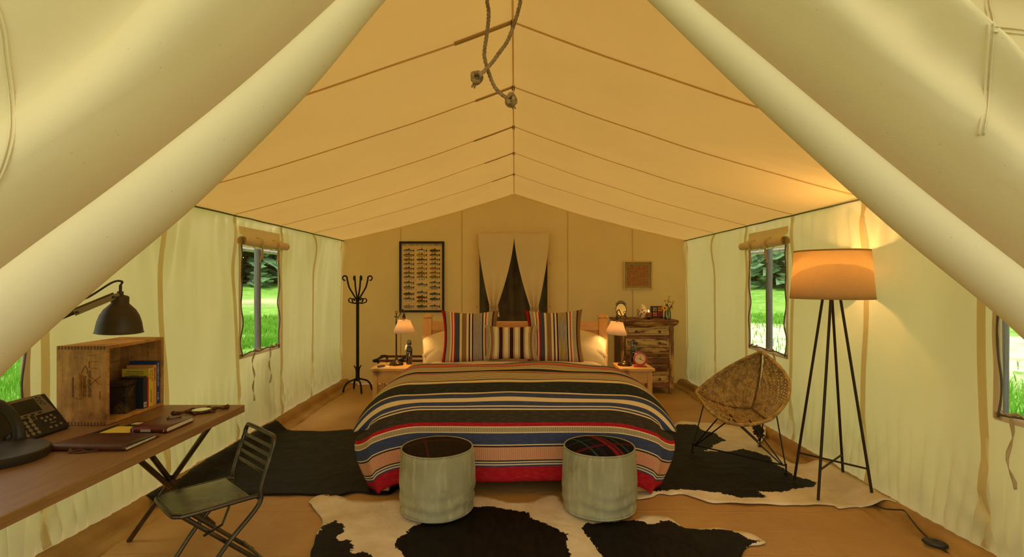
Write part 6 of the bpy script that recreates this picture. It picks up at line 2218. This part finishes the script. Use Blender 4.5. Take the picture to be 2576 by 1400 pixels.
fj = frame((1.930, 6.62, TZ))
jar = thing('glass_jar', 'clear glass jar holding a posy of yellow and purple flowers', 'vase', fj)
M_glass, nt, N, L = new_mat('jar_glass')
out = N.new('ShaderNodeOutputMaterial')
tr = node(nt, 'ShaderNodeBsdfTransparent')
tr.inputs[0].default_value = (0.86, 0.92, 0.84, 1)
gl = node(nt, 'ShaderNodeBsdfGlossy', Roughness=0.05)
fr = node(nt, 'ShaderNodeFresnel', IOR=1.5)
mx = node(nt, 'ShaderNodeMixShader')
L.new(fr.outputs[0], mx.inputs[0])
L.new(tr.outputs[0], mx.inputs[1])
L.new(gl.outputs[0], mx.inputs[2])
L.new(mx.outputs[0], out.inputs[0])
MB(fj).lathe([(0.001, 0.001), (0.034, 0.001), (0.038, 0.006), (0.038, 0.095), (0.033, 0.104), (0.033, 0.120), (0.030, 0.120), (0.030, 0.104), (0.035, 0.094), (0.035, 0.009), (0.001, 0.007)], 28, cap=False).build('jar', M_glass, jar)
M_water = mat('jar_water', srgb(150, 160, 110), 0.1, trans=0.9)
M_stemg = mat('green_stem', srgb(84, 112, 40), 0.6, c2=srgb(60, 86, 30), scale=40)
posy = thing('flower_posy', 'posy of yellow daisies, purple blooms and green sprigs in the glass jar', 'flowers', frame((1.930, 6.62, TZ + 0.01)))
M_petal = mat('yellow_petal', srgb(232, 178, 22), 0.6)
M_petalp = mat('purple_petal', srgb(92, 52, 140), 0.6)
M_petalw = mat('cream_petal', srgb(236, 220, 160), 0.6)
M_eye = mat('flower_eye', srgb(56, 30, 14), 0.9)
M_leaf = mat('leaf_green', srgb(104, 130, 48), 0.6, c2=srgb(76, 100, 36), scale=30)
fr_ = random.Random(5)


def flower(dx, dz, r, pm_, tilt, n=13, dy=-0.03):
    base = fj @ V((fr_.uniform(-0.015, 0.015), fr_.uniform(-0.015, 0.015), 0.012))
    head = fj @ V((dx, dy, dz))
    neck = fj @ V((dx * 0.35, dy * 0.2, 0.115))
    s = MB().tube(spline([base, neck, head], 6), 0.0016, 5).build('stem', M_stemg, posy)
    H = Matrix.Translation(head) @ Matrix.Rotation(tilt, 4, 'Z') @ Matrix.Rotation(PI / 2 - 0.35, 4, 'X')
    m = MB(H)
    for i in range(n):
        a = 2 * PI * i / n + fr_.uniform(-0.1, 0.1)
        ln = r * fr_.uniform(0.88, 1.08)
        R_ = Matrix.Rotation(a, 4, 'Z')
        w_ = r * 0.17
        m.add([R_ @ V(p) for p in ((r * 0.2, -w_ * 0.5, 0), (r * 0.2, w_ * 0.5, 0), (ln * 0.65, w_, 0.002), (ln, 0, -0.003), (ln * 0.65, -w_, 0.002))], [(0, 1, 2, 3, 4)])
    m.build('petals', pm_, posy, sm=0, solid=0.0006)
    MB(H).ball((0, 0, 0.003), (r * 0.24, r * 0.24, r * 0.16), 10, 6).build('flower_centre', M_eye, posy)


flower(-0.052, 0.142, 0.040, M_petal, -0.2, 14, -0.05)
flower(-0.044, 0.232, 0.022, M_petal, -0.3)
flower(-0.018, 0.208, 0.020, M_petalw, 0.1)
flower(0.012, 0.186, 0.026, M_petalw, 0.2, 13, -0.045)
flower(-0.026, 0.182, 0.018, M_petalp, 0.0, 16, -0.05)
flower(0.030, 0.170, 0.020, M_petalp, 0.3, 16, -0.045)
flower(0.022, 0.216, 0.024, M_petal, 0.2)
flower(0.052, 0.196, 0.022, M_petal, 0.5)
flower(0.046, 0.142, 0.020, M_petal, 0.4, 12, -0.04)
for dx, h in ((0.018, 0.285), (0.070, 0.225), (0.060, 0.205), (0.0, 0.245)):
    base = fj @ V((0.0, 0.008, 0.012))
    tip = fj @ V((dx, 0.0, h))
    pts = spline([base, fj @ V((dx * 0.3, 0.0, 0.115)), tip], 8)
    MB().tube(pts, 0.0014, 5).build('sprig_stem', M_stemg, posy)
    m = MB()
    for k in range(9, len(pts)):
        for s in (-1, 1):
            d_ = V((s * fr_.uniform(0.008, 0.018), fr_.uniform(-0.012, 0.004), fr_.uniform(0.002, 0.012)))
            c = pts[k]
            w_ = V((0, 0.4, 0.6)).normalized() * 0.0045
            m.add([c, c + d_ * 0.5 + w_, c + d_, c + d_ * 0.5 - w_], [(0, 1, 2, 3)])
    m.build('sprig_leaves', M_leaf, posy, sm=0, solid=0.0006)

# ================================================================== right-hand side
M_rod = mat('black_steel_rod', srgb(40, 34, 26), 0.4, 0.6)
fd = V((0.725, -0.689, 0))       # along the front edge of the chair
bk_ = V((0.689, 0.725, 0))       # towards its back
WM_ = Matrix(((fd.x, bk_.x, 0, 1.706), (fd.y, bk_.y, 0, 4.036), (0, 0, 1, 0.010), (0, 0, 0, 1)))
wch = thing('wicker_chair', 'wicker bucket chair with a pointed back on thin black steel legs', 'chair', WM_)
TL, TR, TA, TJ = V((-0.365, 0.09, 0.470)), V((0.250, -0.02, 0.375)), V((0.03, 0.45, 0.800)), V((0.02, 0.27, 0.365))
cen = V((0.0, 0.12, 0.62))


def arc(p, q, push, n=24):
    """a bowed edge from p to q"""
    out = []
    for i in range(n + 1):
        t = i / n
        out.append(p.lerp(q, t) + push * (4 * t * (1 - t)))
    return out


def edge_fn(p, q, push):
    return lambda t: p.lerp(q, t) + push * (4 * t * (1 - t))


rimAL = edge_fn(TA, TL, V((-0.035, 0.055, 0.020)))
rimAR = edge_fn(TA, TR, V((0.165, 0.02, 0.015)))
rimLR = edge_fn(TL, TR, V((0.02, -0.14, -0.100)))
seamA = edge_fn(TJ, TA, V((0.0, 0.050, -0.010)))
seamL = edge_fn(TJ, TL, V((-0.02, 0.035, -0.050)))
seamR = edge_fn(TJ, TR, V((0.03, 0.010, -0.035)))


def patch(P, Q, rim, sP, sQ, bulge):
    """panel between seams J-P and J-Q with the given rim; (u: P to Q, v: junction to rim)"""
    def f(u, v):
        a, b = sP(v), sQ(v)
        lin_ = a.lerp(b, u)
        rim_lin = P.lerp(Q, u)
        off = rim(u) - rim_lin
        p = lin_ + off * v ** 1.6
        return p + bulge * (4 * u * (1 - u)) * math.sin(PI * min(1, v)) * 0.9
    return f


M_rope = mat('seagrass_cord', srgb(190, 154, 84), 0.85, c2=srgb(138, 108, 54), scale=26, lo=0.38, hi=0.62, bump=0.6, bscale=160, bdist=0.002)
M_ropd = mat('dark_seagrass_cord', srgb(112, 82, 40), 0.9, c2=srgb(84, 58, 26), scale=40)
panels = (('left_back_panel', patch(TA, TL, rimAL, seamA, seamL, V((-0.026, 0.024, -0.010))), 30, 30),
          ('right_back_panel', patch(TA, TR, rimAR, seamA, seamR, V((0.030, 0.024, -0.020))), 34, 30),
          ('seat_panel', patch(TL, TR, rimLR, seamL, seamR, V((0.0, 0.01, -0.030))), 44, 24))
for nm, f, nu, nv in panels:
    # cords woven over two and under two, stepping sideways row by row
    m = MB(WM_)
    amp, th = 0.0040, 0.0032
    nseg = 64

    def nrm(u, v):
        e = 0.01
        a = f(min(1, u + e), v) - f(max(0, u - e), v)
        b_ = f(u, min(1, v + e)) - f(u, max(0.0, v - e))
        n = a.cross(b_)
        return n.normalized() if n.length > 1e-9 else V((0, 0, 1))

    def strand(k, n_, alongu):
        c = (k + 0.5) / n_
        pts, nn_, ww = [], [], []
        for i in range(nseg + 1):
            t = i / nseg
            u, v = (t, c) if alongu else (c, t)
            if v < 0.03 or (nm == 'right_back_panel' and u < 0.02):
                continue
            n = nrm(u, v)
            other = (nv if not alongu else nu)
            ph = t * other + (k if alongu else k + 2)
            w_ = math.sin(2 * PI * ph / 4 + (0.4 if alongu else 0.4 + PI))
            pts.append(f(u, v) + n * amp * max(-1, min(1, 1.6 * w_)))
            nn_.append(n)
            e = 0.004
            d = (f(u, min(1, v + e)) - f(u, v - e)) / (2 * e) / n_ if alongu else (f(min(1, u + e), v) - f(max(0, u - e), v)) / (2 * e) / n_
            ww.append(d)
        vs, fs = [], []
        for p, n, d in zip(pts, nn_, ww):
            wd = d * (0.42 if alongu else 0.40)
            if wd.length > 0.012:
                wd = wd.normalized() * 0.012
            for a, b_ in ((-1, 0), (0, 1), (1, 0), (0, -1)):
                vs.append(p + wd * a + n * b_ * th)
        for i in range(len(pts) - 1):
            for q in range(4):
                fs.append((i * 4 + q, i * 4 + (q + 1) % 4, i * 4 + 4 + (q + 1) % 4, i * 4 + 4 + q))
        m.add(vs, fs)
    for k in range(nv):
        strand(k, nv, True)
    for k in range(nu):
        strand(k, nu, False)
    o = m.build(nm, M_rope, wch, sm=4, kind='stuff')
for nm, fn in (('rim', lambda t: rimAL(t)), ('rim', lambda t: rimAR(t)), ('rim', lambda t: rimLR(t)), ('seam_cord', lambda t: seamA(t)), ('seam_cord', lambda t: seamL(t)), ('seam_cord', lambda t: seamR(t))):
    n = 60
    r = 0.0135 if nm == 'rim' else 0.0085
    # wrapped cord: a ridged roll
    MB(WM_).tube([fn(i / n / 2) for i in range(2 * n + 1)], [r * (1 + 0.10 * (1 if i % 2 else -1)) for i in range(2 * n + 1)], 8).build(nm, M_rope if nm == 'rim' else M_ropd, wch, sm=0.3)
inv = WM_.inverted()
FL_, FR_, FB_ = V((-0.352, 0.0, 0.0)), V((0.352, 0.0, 0.0)), V((0.0, 0.512, 0.0))
legs = [(FL_, V((-0.29, 0.08, 0.40))), (FL_, V((-0.13, 0.02, 0.335))), (FL_, V((-0.04, -0.03, 0.325))), (FR_, V((0.275, 0.04, 0.400))), (FR_, V((0.10, -0.02, 0.345))), (FR_, V((-0.02, -0.02, 0.325))), (FB_, V((0.10, 0.34, 0.37))), (FB_, V((-0.02, 0.32, 0.36))), (FB_, V((-0.09, 0.10, 0.325)))]
for a, b_ in legs:
    MB(WM_).tube([a + (b_ - a) * 0.06 + V((0, 0, 0.03)), b_], 0.0052, 8).build('leg_rod', M_rod, wch)
for a in (FL_, FR_, FB_):
    MB(WM_).tube([a, a + V((0, 0, 0.07))], 0.006, 8).build('foot', M_rod, wch)
    MB(WM_).lathe([(0.001, 0), (0.014, 0), (0.014, 0.004), (0.005, 0.008)], 14, Matrix.Translation(a)).build('glide', M_rod, wch)
MB(WM_).tube([FL_ + V((0, 0, 0.055)), FR_ + V((0, 0, 0.055))], 0.0055, 8).build('cross_rod', M_rod, wch)

# ------------------------------------------------------------------ floor lamp
FX, FY = 2.098, 3.476
fl = thing('floor_lamp', 'four-legged dark metal floor lamp with a wide linen drum shade', 'lamp', frame((FX, FY, 0)))
feet = [V((1.945, 3.652, 0.014)), V((1.918, 3.318, 0.014)), V((2.283, 3.645, 0.014)), V((2.247, 3.288, 0.014))]
tops = [V((FX - 0.032, FY + 0.014, 1.40)), V((FX - 0.014, FY - 0.028, 1.40)), V((FX + 0.014, FY + 0.028, 1.40)), V((FX + 0.032, FY - 0.014, 1.40))]
M_flm = mat('dark_bronze_rod', srgb(52, 40, 22), 0.45, 0.5)
for a, b_ in zip(feet, tops):
    MB().tube([a, b_], 0.0085, 10).build('leg', M_flm, fl)
for i, j, z in ((0, 3, 0.200), (1, 2, 0.186)):
    pi = feet[i].lerp(tops[i], z / 1.39)
    pj = feet[j].lerp(tops[j], z / 1.39)
    MB().tube([pi, pj], 0.0065, 8).build('cross_brace', M_flm, fl)
MB().lathe([(0.001, 1.385), (0.045, 1.385), (0.045, 1.40), (0.018, 1.405), (0.018, 1.46), (0.001, 1.46)], 20, Matrix.Translation((FX, FY, 0))).build('hub', M_flm, fl)
M_drum = shade_mat('oatmeal_linen_shade', (0.78, 0.62, 0.38), (0.86, 0.64, 0.34), 0.50)
M_trim = mat('shade_trim', srgb(176, 138, 80), 0.9)
SZ0, SZ1 = 1.283, 1.600
MB().lathe([(0.246, SZ0), (0.220, SZ1)], 64, Matrix.Translation((FX, FY, 0)), cap=False).build('lamp_shade', M_drum, fl, sm=4, solid=0.002)
for r, z in ((0.2475, SZ0 + 0.004), (0.2215, SZ1 - 0.004)):
    MB().lathe([(r - 0.0005, z - 0.005), (r + 0.001, z), (r - 0.001, z + 0.005)], 64, Matrix.Translation((FX, FY, 0)), cap=False).build('shade_trim', M_trim, fl, sm=4, solid=0.0015)
m = MB()
for a in (0.2, 0.2 + 2 * PI / 3, 0.2 + 4 * PI / 3):
    m.tube([V((FX, FY, 1.45)), V((FX + 0.228 * math.cos(a), FY + 0.228 * math.sin(a), 1.50))], 0.003, 6)
m.build('shade_spider', M_flm, fl)
MB().ball((FX, FY, 1.492), (0.030, 0.030, 0.040)).build('bulb', M_bulb, fl)
glow('bulb_light', (FX, FY, 1.50), 28.0, fl, 0.035)
cp = [onz(2200, 1268, 0.03), onz(2222, 1278, 0.05), onz(2250, 1281, 0.078), onz(2274, 1283, 0.080), onz(2288, 1300, 0.088), onz(2312, 1330, 0.040), onz(2338, 1356, 0.032)]
MB().tube(spline(cp, 6), 0.0042, 8).build('cord', M_phd, fl)
cp = [onz(2368, 1378, 0.034), onz(2390, 1396, 0.008), onz(2430, 1440, 0.008), onz(2480, 1560, 0.008)]
MB().tube(spline(cp, 6), 0.0042, 8).build('cord', M_phd, fl)
s0 = onz(2353, 1369, 0.024)
sm_ = frame(s0, -0.75)
MB(sm_ @ Matrix.Diagonal((1.9, 1.2, 1.2, 1))).lathe([(0.001, 0.0), (0.028, 0.0), (0.031, 0.006), (0.028, 0.014), (0.018, 0.019), (0.001, 0.020)], 24).build('foot_switch', M_phd, fl)
MB(sm_).lathe([(0.012, 0.019), (0.012, 0.025), (0.001, 0.027)], 16).build('switch_button', M_cap, fl)

# ------------------------------------------------------------------ ropes hanging at the door
M_hemp = mat('hemp_rope', srgb(176, 146, 96), 0.85, c2=srgb(132, 104, 62), scale=60, bump=0.5, bscale=200, bdist=0.001)


def hemp(pts, knot, end, lab, seed):
    r = thing('hanging_rope', lab, 'rope', frame(pts[0]), 'ropes hanging at the ridge')
    path = spline(pts, 14)
    # three strands laid round each other
    dl = [0.0]
    for i in range(1, len(path)):
        dl.append(dl[-1] + (path[i] - path[i - 1]).length)
    tot = dl[-1]
    n = int(tot / 0.004)
    res = []
    j = 0
    for i in range(n + 1):
        d = tot * i / n
        while j < len(dl) - 2 and dl[j + 1] < d:
            j += 1
        res.append(path[j].lerp(path[j + 1], (d - dl[j]) / max(1e-9, dl[j + 1] - dl[j])))
    for k in range(3):
        st = []
        for i, p in enumerate(res):
            d = (res[min(i + 1, n)] - res[max(i - 1, 0)]).normalized()
            s, u = basis(d)
            a = 2 * PI * (i * tot / n / 0.040 + k / 3)
            st.append(p + (s * math.cos(a) + u * math.sin(a)) * 0.0034)
        MB().tube(st, 0.0036, 6).build('strand', M_hemp, r)
    m = MB()
    kc = V(knot)
    kp = []
    for i in range(40):
        t = i / 39
        a = t * 2 * PI * 2
        kp.append(kc + V((0.0125 * math.cos(a) * (1 + 0.3 * math.cos(1.5 * a)), 0.011 * math.sin(a * 1.5 + seed), 0.015 * math.sin(a) * (1 + 0.2 * math.sin(1.5 * a)))))
    m.tube(kp, 0.0068, 8)
    m.build('knot', M_hemp, r)
    m = MB()
    rq = random.Random(seed)
    d = (V(end) - kc)
    for i in range(7):
        o_ = V((rq.uniform(-0.004, 0.004), rq.uniform(-0.004, 0.004), 0))
        m.tube([kc + o_, kc + d * 0.6 + o_ * 1.2, kc + d * rq.uniform(0.95, 1.1) + o_ * 1.5], 0.0024, 5)
    m.build('frayed_end', M_hemp, r)


RY = 1.75
rp = lambda x, y, dy=0.0: at(1060 + x / 4.667, y / 4.667, RY + dy)
hemp([V((-0.085, RY, 2.60)), rp(775, -150), rp(770, 0), rp(790, 150), rp(775, 350), rp(740, 600), rp(746, 700), rp(790, 850), rp(850, 1000), rp(920, 1090), rp(1010, 1155)], rp(1050, 1175), rp(1085, 1268), 'twisted hemp rope whose knotted end hangs lower, nearer the ridge seam', 2)
hemp([V((-0.010, RY - 0.03, 2.60)), rp(1180, -150, -0.03), rp(1165, 0, -0.03), rp(1130, 150, -0.03), rp(1065, 350, -0.03), rp(1000, 500, -0.03), rp(920, 610, -0.03), rp(840, 720, -0.03), rp(770, 800, -0.03), rp(700, 868, -0.03)], rp(650, 915, -0.03), rp(605, 1025, -0.03), 'twisted hemp rope crossing in front with its knotted end hanging higher and to the left', 4)
